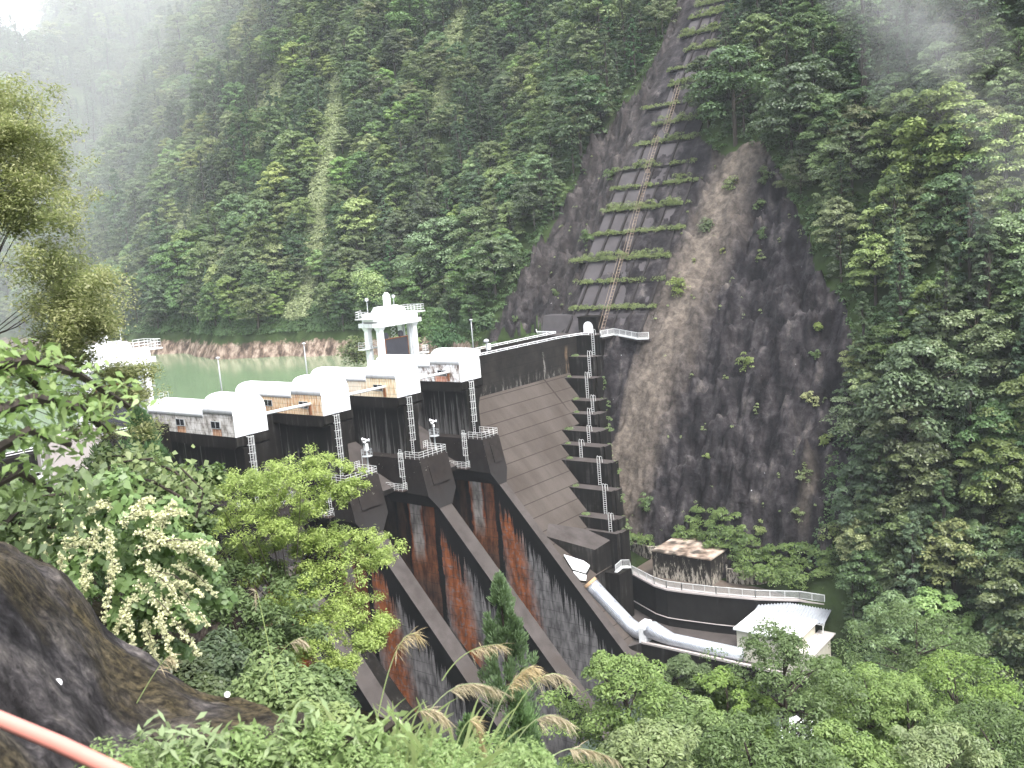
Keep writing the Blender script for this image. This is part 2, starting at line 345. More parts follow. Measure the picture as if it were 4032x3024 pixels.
def pier(k):
    X = k * SP; last = (k == 3)
    a, b = (.8, 3.6)
    m = MB(); m.box((X + a, -.3, -9.2), (X + b, 19.5, -1.5))
    # curved bracket under the slab on the far side
    m.prism([(X + b - .002, -1.5), (X + 4.9, -1.5), (X + 4.75, -2.3), (X + 4.1, -3.0), (X + b - .002, -4.6)], 1, -.28, 10)
    p = m.build('pier', [BLACK, STREAK], dam, sel=side_sel)
    m = MB(); m.prism([(-.25, 0), (-.25, -1.15), (.4, -1.6), (8, -1.6), (20, -1.1), (20, 0)], 0, X - .08, X + 5.25); m.build('floor_slab', BLACK, p)
    # pier block with nose
    xl, xr = X - 1.2, X + (4.9 if not last else 3.0)
    xs, xe = (X + .5, X + 3.25) if not last else (X + .3, X + 2.0)
    T = [(xl, -4.5, -8.95), (xr, -4.5, -8.95), (xr, 7, -8.95), (xl, 7, -8.95)]
    Mi = [(xl, -5.7, -14.35), (xr, -5.7, -14.35), (xr, 4, -14.0), (xl, 4, -14.0)]
    Bo = [(xs - .1, -6.1, -16.45), (xe + .1, -6.1, -16.45), (xe + .1, 4, -16.4), (xs - .1, 4, -16.4)]
    m = MB(); v = T + Mi + Bo
    m.add(v, [(3, 2, 1, 0)] + [(i, (i + 1) % 4, 4 + (i + 1) % 4, 4 + i) for i in range(4)] + [(4 + i, 4 + (i + 1) % 4, 8 + (i + 1) % 4, 8 + i) for i in range(4)] + [(8, 9, 10, 11)])
    m.build('nose_block', [NOSE, BLACK], p, sel=lambda q: 1 if q.normal.x < -.5 else 0)
    if not last or True:
        pa, pb = (xl + 1.5, xr - .9)
        m = MB(); f = lambda x, z, o: (x, -4.5 + (z + 8.95) * .222 - o, z)
        m.add([f(pa, -9.3, .002), f(pb, -9.3, .002), f(pb, -12.9, .22), f(pa, -12.9, .22), f(pa, -9.3, -.2), f(pb, -9.3, -.2), f(pb, -12.9, -.2), f(pa, -12.9, -.2)],
              [(0, 1, 2, 3), (3, 2, 6, 7), (0, 3, 7, 4), (1, 5, 6, 2)])
        m.build('bearing_pad', NOSE, p)
    # training wall with its sloping coping
    def prof(o, yb=9):
        if last:
            return [(yb, -15.4 + o), (-6.05, fz(-6.05) + .12 + o), (-27.6, fz(-27.6) + .12 + o), (-30.6, -41.7 + o), (-35.4, -45.3 + o), (-39, -45.6 + o), (-39, -56), (yb, -56)]
        return [(yb, -15.4 + o), (-6.05, fz(-6.05) + .05 + o), (-33, fz(-33) + .05 + o), (-38, -47.6 + o), (-46, -47.8 + o), (-46, -56), (yb, -56)]
    m = MB(); m.prism(prof(0), 0, xs, xe)
    m.build('training_wall', [COPING, FLANK], p, sel=side_sel)
    return p
for k in range(4): pier(k)
for k in (0, 1, 2):
    X0, X1 = k * SP + 3.3, (k + 1) * SP + .48
    if k == 2: X1 = 43.78
    m = MB(); m.prism([(9, -17), (6.4, -22.2), (-1.5, -30.7), (-9.6, -38.7), (-19, -47.6), (-19, -56), (9, -56)], 0, X0, X1); m.build('chute_floor', BLACK, dam)
    m = MB(); m.prism([(14, -6), (7, -9.6), (4.6, -11.6), (.5, -13.3), (.5, -14.0), (4, -15.2), (14, -16.5)], 0, X0 + .35, X1 + .3); m.build('breast_wall', [COPING, BLACK], dam, sel=lambda q: 0 if q.normal.z > .3 else 1)
    m = MB(); m.box((X0 + .35, 11, -16), (X1 + .3, 12.5, .2)); m.box((X0 + .4, 12.5, -.1), (X1 + .2, 19, .2)); m.build('curtain_wall', BLACK, dam)
# left end of the dam
MB().box((-60, 14.5, -20), (-.1, 19.4, 1.0)).build('left_block', BLACK, dam)
FB = [(45.45, -4.4), (84.0, -4.4), (80.5, -4.9), (79.3, -5.0), (78.4, -8.6), (76.3, -8.7), (75.3, -10.6), (73.6, -10.7), (72.8, -12.5), (67.8, -12.6), (66.9, -14.4), (64.9, -14.5), (64, -16.4), (62.2, -16.5), (61.5, -20.2), (59.1, -20.3), (58.3, -24), (56.3, -24.2), (55.8, -26), (55.8, -31.4), (49.5, -31.5), (49.4, -50), (45.45, -50)]
m = MB(); n_ = len(FB); m.add([(x, 5 + (z + 4.4) / 1.11, z) for x, z in FB] + [(x, 14, z) for x, z in FB], [tuple(range(n_))[::-1], tuple(range(n_, 2 * n_))] + [(i, (i + 1) % n_, n_ + (i + 1) % n_, n_ + i) for i in range(n_)]); m.build('downstream_face', FACE, dam)
m = MB(); m.prism([(5.0, -4.38), (5.0, 2.6), (5.4, 2.6), (5.4, 1.7), (11.6, 1.7), (11.6, 2.6), (12.0, 2.6), (12, -4.38)], 0, 49.2, 84.32); m.build('crest_wall', WALL, dam)
BL = [(84.3, .5, 2.55), (81.2, -.7, -1.25), (78.5, -2.1, -4.95), (75.5, -4.3, -8.7), (72.8, -5.85, -10.65), (67.05, -9.6, -12.5), (64.1, -12.3, -14.4),
      (61.4, -15.3, -16.4), (58.3, -17.7, -20.2), (55.5, -19.7, -24.1), (54.6, -20.6, -26.0)]
RE = [90, 83.8, 81.2, 78.8, 76.2, 71, 66.8, 64.0, 60.8, 58.2, 57.6]
for i, (x, y, z) in enumerate(BL):
    zb = BL[i + 1][2] if i + 1 < len(BL) else -50
    m = MB(); m.box((x, y, zb - (.02 if i < 10 else 0)), (RE[i], 12 if i == 0 else 7 - i * .02, z)); m.box((x + .9, y - .35, zb - 6), (RE[i] + .3, y + .1, z - .03)); m.box((x + .5, y + .02, zb - 8), (RE[i] - .05, 6 - i * .03, zb - .03))
    b = m.build('abutment_block', [BLACK, COPING], dam, sel=lambda q: 1 if q.normal.z > .9 else 0)
# gravity block beside the last pier, sloping top
A = (48.0, -12.1, -23.35); B = (54.4, -14.4, -25.8); Cc = (56.3, -19.3, -27.1); Dd = (50.0, -19.3, -27.4); Ee = (45.5, -13.2, -24.6)
m = MB(); top = [A, B, Cc, Dd, Ee]; bot = [(p[0], p[1], -44) for p in top]
m.add(top + bot, [(4, 3, 2, 1, 0), (5, 6, 7, 8, 9)] + [(i, (i + 1) % 5, 5 + (i + 1) % 5, 5 + i) for i in range(5)]); m.build('thrust_block', [BLACK, COPING], dam, sel=lambda q: 1 if abs(q.normal.z) > .5 else 0)
MB().box((52.4, -22.0, -45), (56.2, -19.32, -31.85)).build('stair_block', BLACK, dam)
# lower works: pipe bench
m = MB(); m.prism([(45.45, -20), (45.45, -27.5), (47.3, -28.5), (47.3, -55), (60, -55), (60, -20)], 2, -60, -40.0); m.build('pipe_bench', [BLACK, COPING], dam, sel=lambda q: 1 if q.normal.z > .9 else 0)
MB().box((47.1, -55, -40.0), (47.6, -28.6, -39.7)).build('bench_kerb', PALEC, dam)

# ------------------------------------------------------------------ railings
def rail_run(mb, pts, h=1.05, n=3, step=1.1, r=.03, pr=.032):
    for a, b in zip(pts[:-1], pts[1:]):
        a = Vector(a); b = Vector(b); L = (b - a).length; c = max(1, round(L / step))
        for j in range(n): 
            z = Vector((0, 0, h * (j + 1) / n)); mb.tube([a + z, b + z], r, 5)
        for i in range(c + 1):
            q = a.lerp(b, i / c); mb.tube([q, q + Vector((0, 0, h))], pr, 5)
    return mb
# ------------------------------------------------------------------ gate houses on the piers
def shell_profile(w, ze, zt, n=14, e=2.5):       # superellipse roof over a width w, eaves ze, crown zt
    P = []
    for i in range(n + 1):
        t = math.pi * i / n; c, s_ = math.cos(t), math.sin(t)
        P.append((w / 2 - w / 2 * math.copysign(abs(c) ** (2 / e), c), ze + (zt - ze) * abs(s_) ** (2 / e)))
    return P
def gate_house(k, kind, label):
    t = thing('gate_house', label, 'gate house', (k * SP, 0, 0), group='gate houses on the spillway piers')
    SD = M_siding(kind)
    def seg(w, y0, y1, ze, zt, x0=0.0):
        W = MB(); W.prism([(y0 + .04, .0), (y1, .0), (y1, ze), (y0 + .04, ze)], 0, x0, x0 + w)
        R = MB(); pr = [(x0 + a, b) for a, b in shell_profile(w + .16, ze, zt)]; pr = [(a - .08, b) for a, b in pr]
        n = len(pr); vs = [(p[0], y0, p[1]) for p in pr] + [(p[0], y1, p[1]) for p in pr]
        vs += [(p[0], y0 + .0, p[1]) for p in pr] + [(p[0], y1, p[1]) for p in pr]
        fs = [(i, n + i, n + i + 1, i + 1) for i in range(n - 1)] + [tuple(range(2 * n, 3 * n)), tuple(range(3 * n, 4 * n))[::-1], (0, n - 1, 2 * n - 1, n)]
        R.add(vs, fs); return W, R
    W, R = seg(5.0, 0, 6.4, 2.85, 5.2); W2, R2 = seg(4.6, 6.4, 19.3, 2.3, 4.0)
    W.v += []; n0 = len(W.v); W.add(W2.v, W2.f)
    W.build('wall', SD, t)
    r1 = R.build('roof', WHITE, t); r2 = R2.build('roof', WHITE, t)
    for o in (r1, r2):
        for q in o.data.polygons: q.use_smooth = len(q.vertices) == 4
    F = MB(); F.box((-.03, -.10, -.02), (5.03, .03, 2.9)); fr = F.build('front_panel', WHITE, t)
    S_ = MB()
    for z in (.95, 1.9, 2.86): S_.box((-.04, -.13, z - .02), (5.04, -.1, z + .02))
    S_.build('panel_seam', GREYP, fr)
    d = MB().box((1.62, -.16, .0), (2.58, -.11, 1.85)).build('door', GREYP, t)
    MB().box((2.42, -.2, .9), (2.5, -.16, 1.05)).build('handle', GALV, d)
    for (ya, yb, za, zb) in ((2.9, 4.85, .95, 1.9), (10.8, 12.75, .92, 1.85)):
        wn = MB()
        for (a, b) in (((ya, za), (ya + .05, zb)), ((yb - .05, za), (yb, zb)), ((ya, za), (yb, za + .05)), ((ya, zb - .05), (yb, zb)), (((ya + yb) / 2 - .03, za), ((ya + yb) / 2 + .03, zb))):
            wn.box((-.10, a[0], a[1]), (-.0, b[0], b[1]))
        wo = wn.build('window', GALV, t); MB().box((-.07, ya + .03, za + .03), (-.01, yb - .03, zb - .03)).build('pane', GLASS, wo)
    return t
gate_house(0, 'mouldy', 'barrel roofed gate house with mouldy grey flank, nearest the trees on the left')
gate_house(1, 'rusty', 'white barrel roofed gate house with the reddest rust streaked flank, second from the left')
gate_house(2, 'ochre', 'barrel roofed gate house with ochre yellow stained flank, before the white gate tower')
gate_house(3, 'flaking', 'white barrel roofed gate house with flaking white flank, joined to the dark crest wall')
for k, lb in ((0, 'white pipe joining the mouldy gate house to the reddest one'), (1, 'white pipe joining the reddest gate house to the ochre stained one'), (2, 'white pipe joining the ochre stained gate house to the flaking one')):
    t = thing('cable_pipe', lb, 'pipe', (k * SP + 5.0, 2.4, 1.62), group='white pipes between the gate houses')
    MB().tube([(.0, 0, .12), (9.45, 0, .0)], .21, 10).build('pipe', WHITE, t, smooth=True)
    MB().box((9.2, -.15, -1.5), (9.45, .15, -.2)).build('bracket', RUST, t)
for k, nm in ((1, 'reddest'), (2, 'ochre stained'), (3, 'flaking')):
    m = MB(); rail_run(m, [(0, 7, 0), (0, 19, 0)], .7, 2, 1.6, .025)
    o = m.build('handrail', RUST); o.location = (k * SP - .9, 0, .2); tag(o, 'thin rusty handrail along the flank of the %s gate house' % nm, 'handrail', 'rusty handrails beside the gate houses')

# ------------------------------------------------------------------ ladders with safety cages
def caged_ladder(name, loc, h, cage, label, group, face='y'):
    t = thing(name, label, 'ladder', loc, 0 if face == 'y' else -math.pi / 2, group)
    m = MB()
    for x in (-.24, .24): m.tube([(x, 0, 0), (x, 0, -h)], .035, 5)
    z = -.2
    while z > -h: m.tube([(-.24, 0, z), (.24, 0, z)], .02, 5); z -= .34
    m.build('ladder', RAIL, t)
    c = MB(); hoops = max(2, round(cage / 1.15)); R_ = .42
    arc = [math.radians(a) for a in range(180, 361, 20)]
    for i in range(hoops + 1):
        z = -cage * i / hoops; c.tube([(R_ * math.cos(a), R_ * 1.5 * math.sin(a) - .02, z) for a in arc], .028, 4)
        c.tube([(-.52, 0, z), (-.42, 0, z)], .03, 4)
    for a in (200, 230, 270, 310, 340):
        a = math.radians(a); c.tube([(R_ * math.cos(a), R_ * 1.5 * math.sin(a) - .02, 0), (R_ * math.cos(a), R_ * 1.5 * math.sin(a) - .02, -cage)], .018 if a < 4.5 or a > 5 else .035, 4)
    c.build('safety_cage', RAIL, t); return t
for k, nm in enumerate(('the mouldy gate house', 'the reddest gate house', 'the ochre stained gate house', 'the flaking gate house by the crest wall')):
    caged_ladder('caged_ladder', (k * SP + 1.75, -.5, -.1), 8.8, 6.6, 'tall caged ladder hanging below the door of ' + nm, 'tall caged ladders under the gate house doors')
for k, nm in ((1, 'second pier from the left'), (2, 'third pier from the left'), (3, 'fourth pier, nearest the sloping dam face')):
    caged_ladder('short_caged_ladder', (k * SP - 1.38, -1.1, -8.0), 5.6, 3.6, 'short caged ladder on the flank of the ' + nm, 'short caged ladders on the pier flanks', 'x')
    # small basket platform below it
    t = thing('inspection_basket', 'small railed basket platform on the flank of the ' + nm, 'platform', (k * SP - 1.2, -1.5, -13.7), 0, 'basket platforms on the pier flanks')
    MB().box((-1.1, 0, -.12), (0, 3.4, 0)).build('floor', BROWN, t)
    m = MB(); rail_run(m, [(-.02, .04, 0), (-1.06, .04, 0), (-1.06, 3.36, 0)], 1.1, 4, .9); m.build('railing', RAIL, t)
# platforms on the pier blocks
for k, nm in enumerate(('first pier, behind the yellow green tree', 'second pier from the left', 'third pier from the left', 'fourth pier, beside the sloping dam face')):
    xr = 4.8 if k < 3 else 2.9
    m = MB(); rail_run(m, [(-1.1, -1.6, 0), (-1.1, -4.4, 0), (xr, -4.4, 0), (xr, -.6, 0)], 1.1, 3, 1.0)
    if k in (1, 2):
        rail_run(m, [(4.2, .8, 0), (4.2, 1.8, 0)], 1.1, 4, .5); rail_run(m, [(5.4, .8, 0), (6.4, .8, 0)], 1.1, 4, .5)
    rail_run(m, [(-1.1, -.8, 0), (-1.1, -.3, 0)], 1.3, 4, .5)
    o = m.build('platform_railing', RAIL); o.location = (k * SP, 0, -8.94)
    tag(o, 'white three bar railing round the platform on the ' + nm, 'railing', 'white railings on the pier platforms')
# sloping walkways along pier flanks
for k, nm in ((1, 'second pier'), (2, 'third pier'), (3, 'fourth pier')):
    t = thing('inspection_walkway', 'sloping grey inspection walkway with thin rails along the flank of the ' + nm, 'walkway', (k * SP + .8, 0, 0), group='inspection walkways on pier flanks')
    m = MB(); m.add([(-1.1, 13, -11.3), (0, 13, -11.3), (0, 2.6, -12.6), (-1.1, 2.6, -12.6), (-1.1, 13, -11.42), (0, 13, -11.42), (0, 2.6, -12.72), (-1.1, 2.6, -12.72)], [(0, 1, 2, 3), (7, 6, 5, 4), (0, 3, 7, 4), (1, 5, 6, 2), (3, 2, 6, 7)])
    m.build('deck', GALV, t); m = MB(); rail_run(m, [(-1.05, 13, -11.3), (-1.05, 2.6, -12.6)], 1.15, 3, 2.0, .025); m.build('railing', simple('dull_rail_steel', (.14, .14, .14)), t)
# sirens on posts
for k, nm, dr in ((1, 'beside the second platform', 0), (2, 'beside the third platform', 1)):
    t = thing('siren_post', 'white loudspeaker cluster on a grey post with a ring guard, ' + nm, 'siren', (k * SP + 7.9, .66, -8.95), group='sirens on posts')
    MB().tube([(0, 0, -4.5), (0, 0, 2.9)], .11, 8).build('post', GALV, t)
    m = MB(); ring = [(.75 * math.cos(a * math.pi / 8), .75 * math.sin(a * math.pi / 8)) for a in range(17)]
    for z in (1.5, 2.0, 2.5): m.tube([(x, y, z) for x, y in ring], .02, 4)
    for x, y in ring[::2]: m.tube([(x, y, 1.5), (x, y, 2.5)], .02, 4)
    m.lathe([(.02, 1.45), (.78, 1.45), (.78, 1.5), (.02, 1.5)], n=16); m.tube([(-.95, .1, 0), (-.95, .1, 2.6)], .04, 5); m.build('guard_ring', GALV, t)
    MB().box((-.32, -.22, 2.3), (.22, .22, 3.3)).build('cabinet', WHITE2, t) if dr == 0 else MB().box((-.15, -.15, 2.9), (.15, .15, 3.3)).build('cabinet', WHITE2, t)
    for a, z in (((-1, -.3, -.15), 3.65), ((.7, -.6, .1), 3.75), ((-.2, .9, .0), 3.95)):
        d = Vector(a).normalized(); h = MB(); c = Vector((0, 0, z)); h.tube([c - d * .1, c + d * .15, c + d * .45, c + d * .55], [.09, .08, .18, .27], 12); h.build('horn', WHITE2, t, smooth=True)

# ------------------------------------------------------------------ crest: pipe rails, lamps
def pipe_rail(name, pts, label):
    t = thing(name, label, 'handrail', pts[0], group='white pipe rails on the dam crest'); o0 = Vector(pts[0])
    P = [Vector(p) - o0 for p in pts]
    m = MB()
    for z in (.42, .12): m.tube([p + Vector((0, 0, z)) for p in P], .075 if z > .2 else .055, 6)
    m.build('rail', WHITE, t)
    for a, b in zip(P[:-1], P[1:]):
        c = max(1, round((b - a).length / 3.1))
        for i in range(c + 1): q = a.lerp(b, i / c); MB().tube([q, q + Vector((0, 0, .42))], .06, 6).build('post', WHITE, t)
    return t
pipe_rail('pipe_rail', [(50.5, 5.2, 2.6), (77.8, 5.2, 2.6), (84.3, 3.6, 2.6), (84.6, 2.2, 2.6)], 'long white pipe rail on the near parapet of the crest')
pipe_rail('pipe_rail', [(52, 11.8, 2.6), (87, 11.8, 2.6), (87.4, 16.8, 2.6), (87.4, 17.0, 3.1)], 'long white pipe rail on the far parapet of the crest, turning back at its end')
pipe_rail('pipe_rail', [(-22, 15.6, 1.1), (-1.5, 15.6, 1.1)], 'short white pipe rail behind the left trees beside the left gate tower')
def street_lamp(loc, h, label):
    t = thing('lamp_post', label, 'lamp post', loc, group='lamp posts along the reservoir side of the crest')
    MB().tube([(0, 0, 0), (0, 0, h * .6), (0, 0, h)], [.11, .1, .07], 8).build('pole', GALV, t, smooth=True)
    MB().lathe([(.02, -.08), (.22, -.06), (.32, 0), (.3, .06), (.18, .13), (.02, .16)], (0, 0, h), 14).build('lamp_head', LAMPG, t, smooth=True)
street_lamp((11.0, 17.6, 1.4), 7.0, 'tall lamp post rising behind the mouldy gate house against the water')
street_lamp((27.0, 17.6, 1.4), 7.0, 'tall lamp post rising behind the reddest gate house against the water')
p = onpl(1018, 690, 1, 12.5); street_lamp((p.x, 12.6, 1.6), p.z - 1.7, 'tall lamp post at the start of the dark crest wall')
t = thing('globe_lamp', 'short globe lamp with white box at the near end of the crest wall rails', 'lamp', (62.6, 9.9, 1.7))
MB().tube([(0, 0, 0), (0, 0, 2.3)], .08, 8).build('post', GALV, t); MB().lathe([(.02, 0), (.25, .05), (.5, .25), (.45, .5), (.2, .68), (.02, .7)], (0, 0, 2.2), 14).build('globe', LAMPG, t, smooth=True)
MB().box((.1, -.3, .9), (.8, .3, 2.0)).build('control_box', WHITE2, t)
o = MB().box((0, 0, 0), (1.4, .8, 1.0)).build('equipment_box', WHITE2); o.location = (55.3, 6.5, 2.6); tag(o, 'small white equipment box right beside the flaking gate house roof', 'box')
# tunnel portal
t = thing('tunnel_portal', 'dark concrete portal block with white arched door at the far end of the crest', 'tunnel portal', (88, 4.5, 2.0))
m = MB(); m.box((0, -2.3, -1), (5, 2.3, 3.6)); m.box((-.15, -2.45, 3.6), (5, 2.45, 3.85)); m.build('block', BLACK, t)
pr = [(-1.12, 0.0), (-1.12, 1.75)] + [(-1.12 * math.cos(a * math.pi / 12), 1.75 + 1.12 * math.sin(a * math.pi / 12)) for a in range(1, 12)] + [(1.12, 1.75), (1.12, 0.0)]
MB().prism(pr, 0, -.08, .1).build('door', WHITE, t); MB().tube([(-.2, -2.9, 0), (-.2, -2.9, 1.2)], .1, 6).build('lamp', WHITE2, t)
# white baluster fence winding from the crest along the abutment
def baluster(name, pts, h, label, mat=RAIL, base=True, grp=None):
    t = thing(name, label, 'fence', pts[0], group=grp); o0 = Vector(pts[0]); P = [Vector(p) - o0 for p in pts]; r = MB(); b_ = MB(); ps = MB(); sl_ = MB()
    for a, b in zip(P[:-1], P[1:]):
        r.bar(a + Vector((0, 0, h)), b + Vector((0, 0, h)), .09, .08); r.bar(a + Vector((0, 0, .12)), b + Vector((0, 0, .12)), .06, .06)
        n = max(1, round((b - a).length / .16))
        for i in range(n): q = a.lerp(b, (i + .5) / n); b_.bar(q + Vector((0, 0, .12)), q + Vector((0, 0, h)), .035)
        n = max(1, round((b - a).length / 2))
        for i in range(n + 1): q = a.lerp(b, i / n); MB().bar(q, q + Vector((0, 0, h + .02)), .09).build('post', mat, t)
        sl_.bar(a + Vector((0, 0, -.12)), b + Vector((0, 0, -.12)), .5, .22)
    r.build('rail', mat, t); b_.build('balusters', mat, t); 
    if base: sl_.build('kerb', mat, t)
    return t
baluster('zigzag_fence', [(84.2, -.9, 2.4), (87.9, -1.5, 2.4), (85.4, -8.3, 1.8), (86.0, -10.3, 1.8)], 1.05, 'white baluster fence bending in a zigzag beside the tunnel portal')
p0 = [(84.5, -.8, 2.35), (87.9, -1.4, 2.35), (85.5, -8.4, 1.75), (86.0, -10.6, 1.75), (95, -10.6, 1.7), (95, .6, 2.3)]
m = MB(); m.add([(a, b, c - .1) for a, b, c in p0] + [(a, b, c - .6) for a, b, c in p0], [tuple(range(6))[::-1], tuple(range(6, 12))] + [(i, (i + 1) % 6, 6 + (i + 1) % 6, 6 + i) for i in range(6)]); o = m.build('path', COPING); tag(o, kind='structure')
# plain ladders on the abutment steps
ys = [.43, .12, -.82, -3.79, -4.66, -8.21, -8.36, -13.67, -16.46, -19.04]
rk = ['topmost', 'second from the top', 'third from the top', 'fourth from the top', 'fifth from the top', 'sixth from the top', 'seventh from the top', 'eighth from the top', 'ninth from the top', 'lowest']
for i in range(10):
    x, y, z = BL[i]; h = z - BL[i + 1][2]
    t = thing('step_ladder', 'white steel ladder on the stepped abutment, %s of the ten' % rk[i], 'ladder', (x - .22, max(ys[i], y + .5), z), group='white ladders on the stepped abutment')
    m = MB()
    for dy in (-.27, .27): m.tube([(.75, dy, -.0), (.65, dy, 1.0), (.12, dy, 1.25), (.0, dy, .9), (0, dy, -h)], .042, 5)
    q = -.1
    while q > -h: m.tube([(0, -.27, q), (0, .27, q)], .035, 5); q -= .36
    m.build('ladder', RAIL, t)

# ------------------------------------------------------------------ gate towers on the reservoir side
def gate_tower(label):
    t = thing('gate_tower', label, 'gate tower', (47.9, 22, 0), group='white gate towers')
    L, D_ = 10.2, 4.6
    for x in (.25, L - 1.35):
        for y in (.25, D_ - 1.25):
            m = MB(); m.box((x, y, -6), (x + .95, y + .95, 7.8)); m.hexa([(x, y, 7.8), (x + .95, y, 7.8), (x + .95, y + .95, 7.8), (x, y + .95, 7.8)], [(x - .3, y - .3, 8.5), (x + 1.25, y - .3, 8.5), (x + 1.25, y + 1.25, 8.5), (x - .3, y + 1.25, 8.5)]); m.build('column', WHITE2, t)
    m = MB(); m.box((-.4, -.3, 8.5), (L + .4, D_ + .3, 9.25)); m.build('deck_slab', WHITE2, t)
    m = MB(); m.box((.1, -.05, 9.3), (L - .2, .3, 10.3)); m.box((.1, D_ - .6, 9.3), (L - .2, D_ - .2, 10.3)); m.box((.0, -.15, 10.3), (L - .1, .4, 10.42)); m.box((.4, .3, 9.5), (L - .5, D_ - .6, 10.35)); m.build('girder', WHITE, t)
    MB().box((-.2, .3, 9.5), (2.6, D_ - .8, 11.0)).build('winch_housing', WHITE, t)
    m = MB(); prf = shell_profile(3.6, .0, 1.35); m.prism([(p[0] + .5, p[1] + 10.4) for p in prf], 0, 2.2, 7.7)
    d = m.build('machine_cover', WHITE, t); 
    m = MB(); m.lathe([(1.5, 10.4), (1.5, 11.1), (1.3, 11.6), (.8, 11.95), (.01, 12.05)], (6.0, 1.9, 0), 20); m.build('machine_dome', WHITE, t, smooth=True)
    m = MB(); m.hexa([(1.6, .6, 10.4), (4.2, .6, 10.4), (4.2, 3.6, 10.4), (1.6, 3.6, 10.4)], [(2.2, .9, 11.9), (4.0, .9, 12.0), (4.0, 3.3, 12.0), (2.2, 3.3, 11.9)]); m.build('motor_cover', WHITE, t)
    m = MB(); m.box((4.1, 1.6, 11.0), (5.0, 2.6, 14.0)); m.box((4.05, 1.55, 13.2), (5.05, 2.65, 13.3)); m.lathe([(.45, 14.0), (.45, 14.2), (.3, 14.4), (.01, 14.45)], (4.55, 2.1, 0), 12); m.build('vent_stack', WHITE, t)
    for x in (1.4, 8.2):
        g = MB(); g.tube([(x, 4, 10.3), (x, 4, 13.2)], .05, 6); g.lathe([(.02, 13.1), (.3, 13.2), (.32, 13.5), (.2, 13.7), (.02, 13.72)], (x, 4, 0), 10); g.build('globe_lamp', LAMPG, t)
    m = MB(); rail_run(m, [(.1, -.1, 10.4), (L - .1, -.1, 10.4), (L + 1.6, -.1, 10.4), (L + 1.6, D_ - .5, 10.4), (L - .2, D_ - .4, 10.4)], 1.2, 3, .8, .035, .035); rail_run(m, [(.0, D_ - .3, 10.4), (-1.4, D_ - .3, 10.2), (-1.4, 1, 10.2)], 1.2, 3, .8, .035)
    m.box((L - .2, -.2, 10.2), (L + 1.8, D_ - .4, 10.38)); m.box((-1.6, .9, 10.05), (.1, D_ - .2, 10.2)); m.build('top_railing', RAIL, t)
    m = MB(); m.box((-1.6, 3.0, 4.6), (L + 1.8, 4.3, 4.75)); rail_run(m, [(-1.5, 3.1, 4.75), (L + 1.7, 3.1, 4.75)], 1.2, 3, .8, .035); rail_run(m, [(-1.5, 3.1, 4.75), (-1.5, 4.2, 4.75)], 1.2, 3, .8, .035)
    m.box((L + .1, -.2, 2.4), (L + 1.8, 1.1, 2.7)); rail_run(m, [(L + .2, -.1, 2.7), (L + 1.7, -.1, 2.7), (L + 1.7, 1.0, 2.7)], 1.2, 3, .7, .035); m.build('catwalk', RAIL, t)
    g = MB(); g.box((1.55, .5, -4), (7.4, 1.1, 6.2)); go = g.build('gate_leaf', DARKG, t)
    g = MB(); g.box((1.5, .42, 6.1), (7.45, .5, 6.25)); g.box((7.3, .42, -4), (7.45, .5, 6.2)); g.box((1.5, .42, -4), (1.65, .5, 6.2)); g.build('frame', RUST, go)
    for x in (2.1, 5.9):
        g = MB(); pr = [(x + .5 * math.cos(a * math.pi / 8), 6.75 + .6 * math.sin(a * math.pi / 8)) for a in range(16)]; g.prism(pr, 1, .5, 1.0); g.build('sheave', DARKG, t)
    g = MB(); g.box((8.2, .8, -4), (8.8, 1.3, 8.5)); g.box((7.9, 1.8, -4), (8.2, 2.1, 8.5)); g.build('guide_rail', GALV, t)
    g = MB(); z = 6.0; s1 = 1
    while z < 8.3: g.bar((6.6, 3.9, z), (7.9, 3.9, z + .7), .07); g.bar((7.9, 3.9, z), (6.6, 3.9, z + .7), .07); z += .7
    g.build('lattice', RAIL, t)
    return t
tw = gate_tower('white gate tower on four columns behind the ochre stained gate house')
t2 = copy_tree(tw); t2.location = (-6.9, 22, .4); tag(t2, 'white gate tower half hidden by leaves at the left, above the reservoir')
# a rusty stair tower piece beside the left tower: pale intake block
t = thing('intake_block', 'pale concrete block with caged ladder half hidden behind the left foliage', 'concrete block', (-19.8, 3.2, -9))
MB().box((-2.8, -1.5, 0), (3.2, 1.5, 13.6)).build('block', PALEC, t)
m = MB(); m.box((-4.6, -1.0, 9.0), (-2.8, 1.0, 9.2)); rail_run(m, [(-2.9, -.9, 9.2), (-4.5, -.9, 9.2), (-4.5, .9, 9.2)], 1.2, 3, .8, .04)
for y in (-.3, .3): m.tube([(-2.95, y, 2), (-2.95, y, 13.5)], .05, 5)
z = 2.0
while z < 13.4: m.tube([(-2.95, -.3, z), (-2.95, .3, z)], .03, 4); z += .35
m.build('ladder', RAIL, t)

# ================================================================== works below the dam on the far bank
W_ = [(58.9, -19.6), (58.7, -20.4), (55.5, -26.5), (54.9, -29), (55.1, -31.6), (55.9, -37), (57.2, -42.8), (59.5, -48.7), (59.6, -52.4)]
t = thing('retaining_wall', 'dark curved retaining wall under the white fence, behind the silver pipe', 'wall', (0, 0, 0))
m = MB()
for a, b in zip(W_[:-1], W_[1:]):
    d = Vector((b[0] - a[0], b[1] - a[1])).normalized(); nx, ny = d.y, -d.x
    if nx > 0: nx, ny = -nx, -ny
    m.hexa([(a[0], a[1], -46), (b[0], b[1], -46), (b[0] + .9, b[1], -46), (a[0] + .9, a[1], -46)], [(a[0], a[1], -34.1), (b[0], b[1], -34.1), (b[0] + .9, b[1], -34.1), (a[0] + .9, a[1], -34.1)])
m.build('wall', simple('soot_black_concrete', (.016, .015, .014), .9, .15, .5, .7), t)
m = MB()
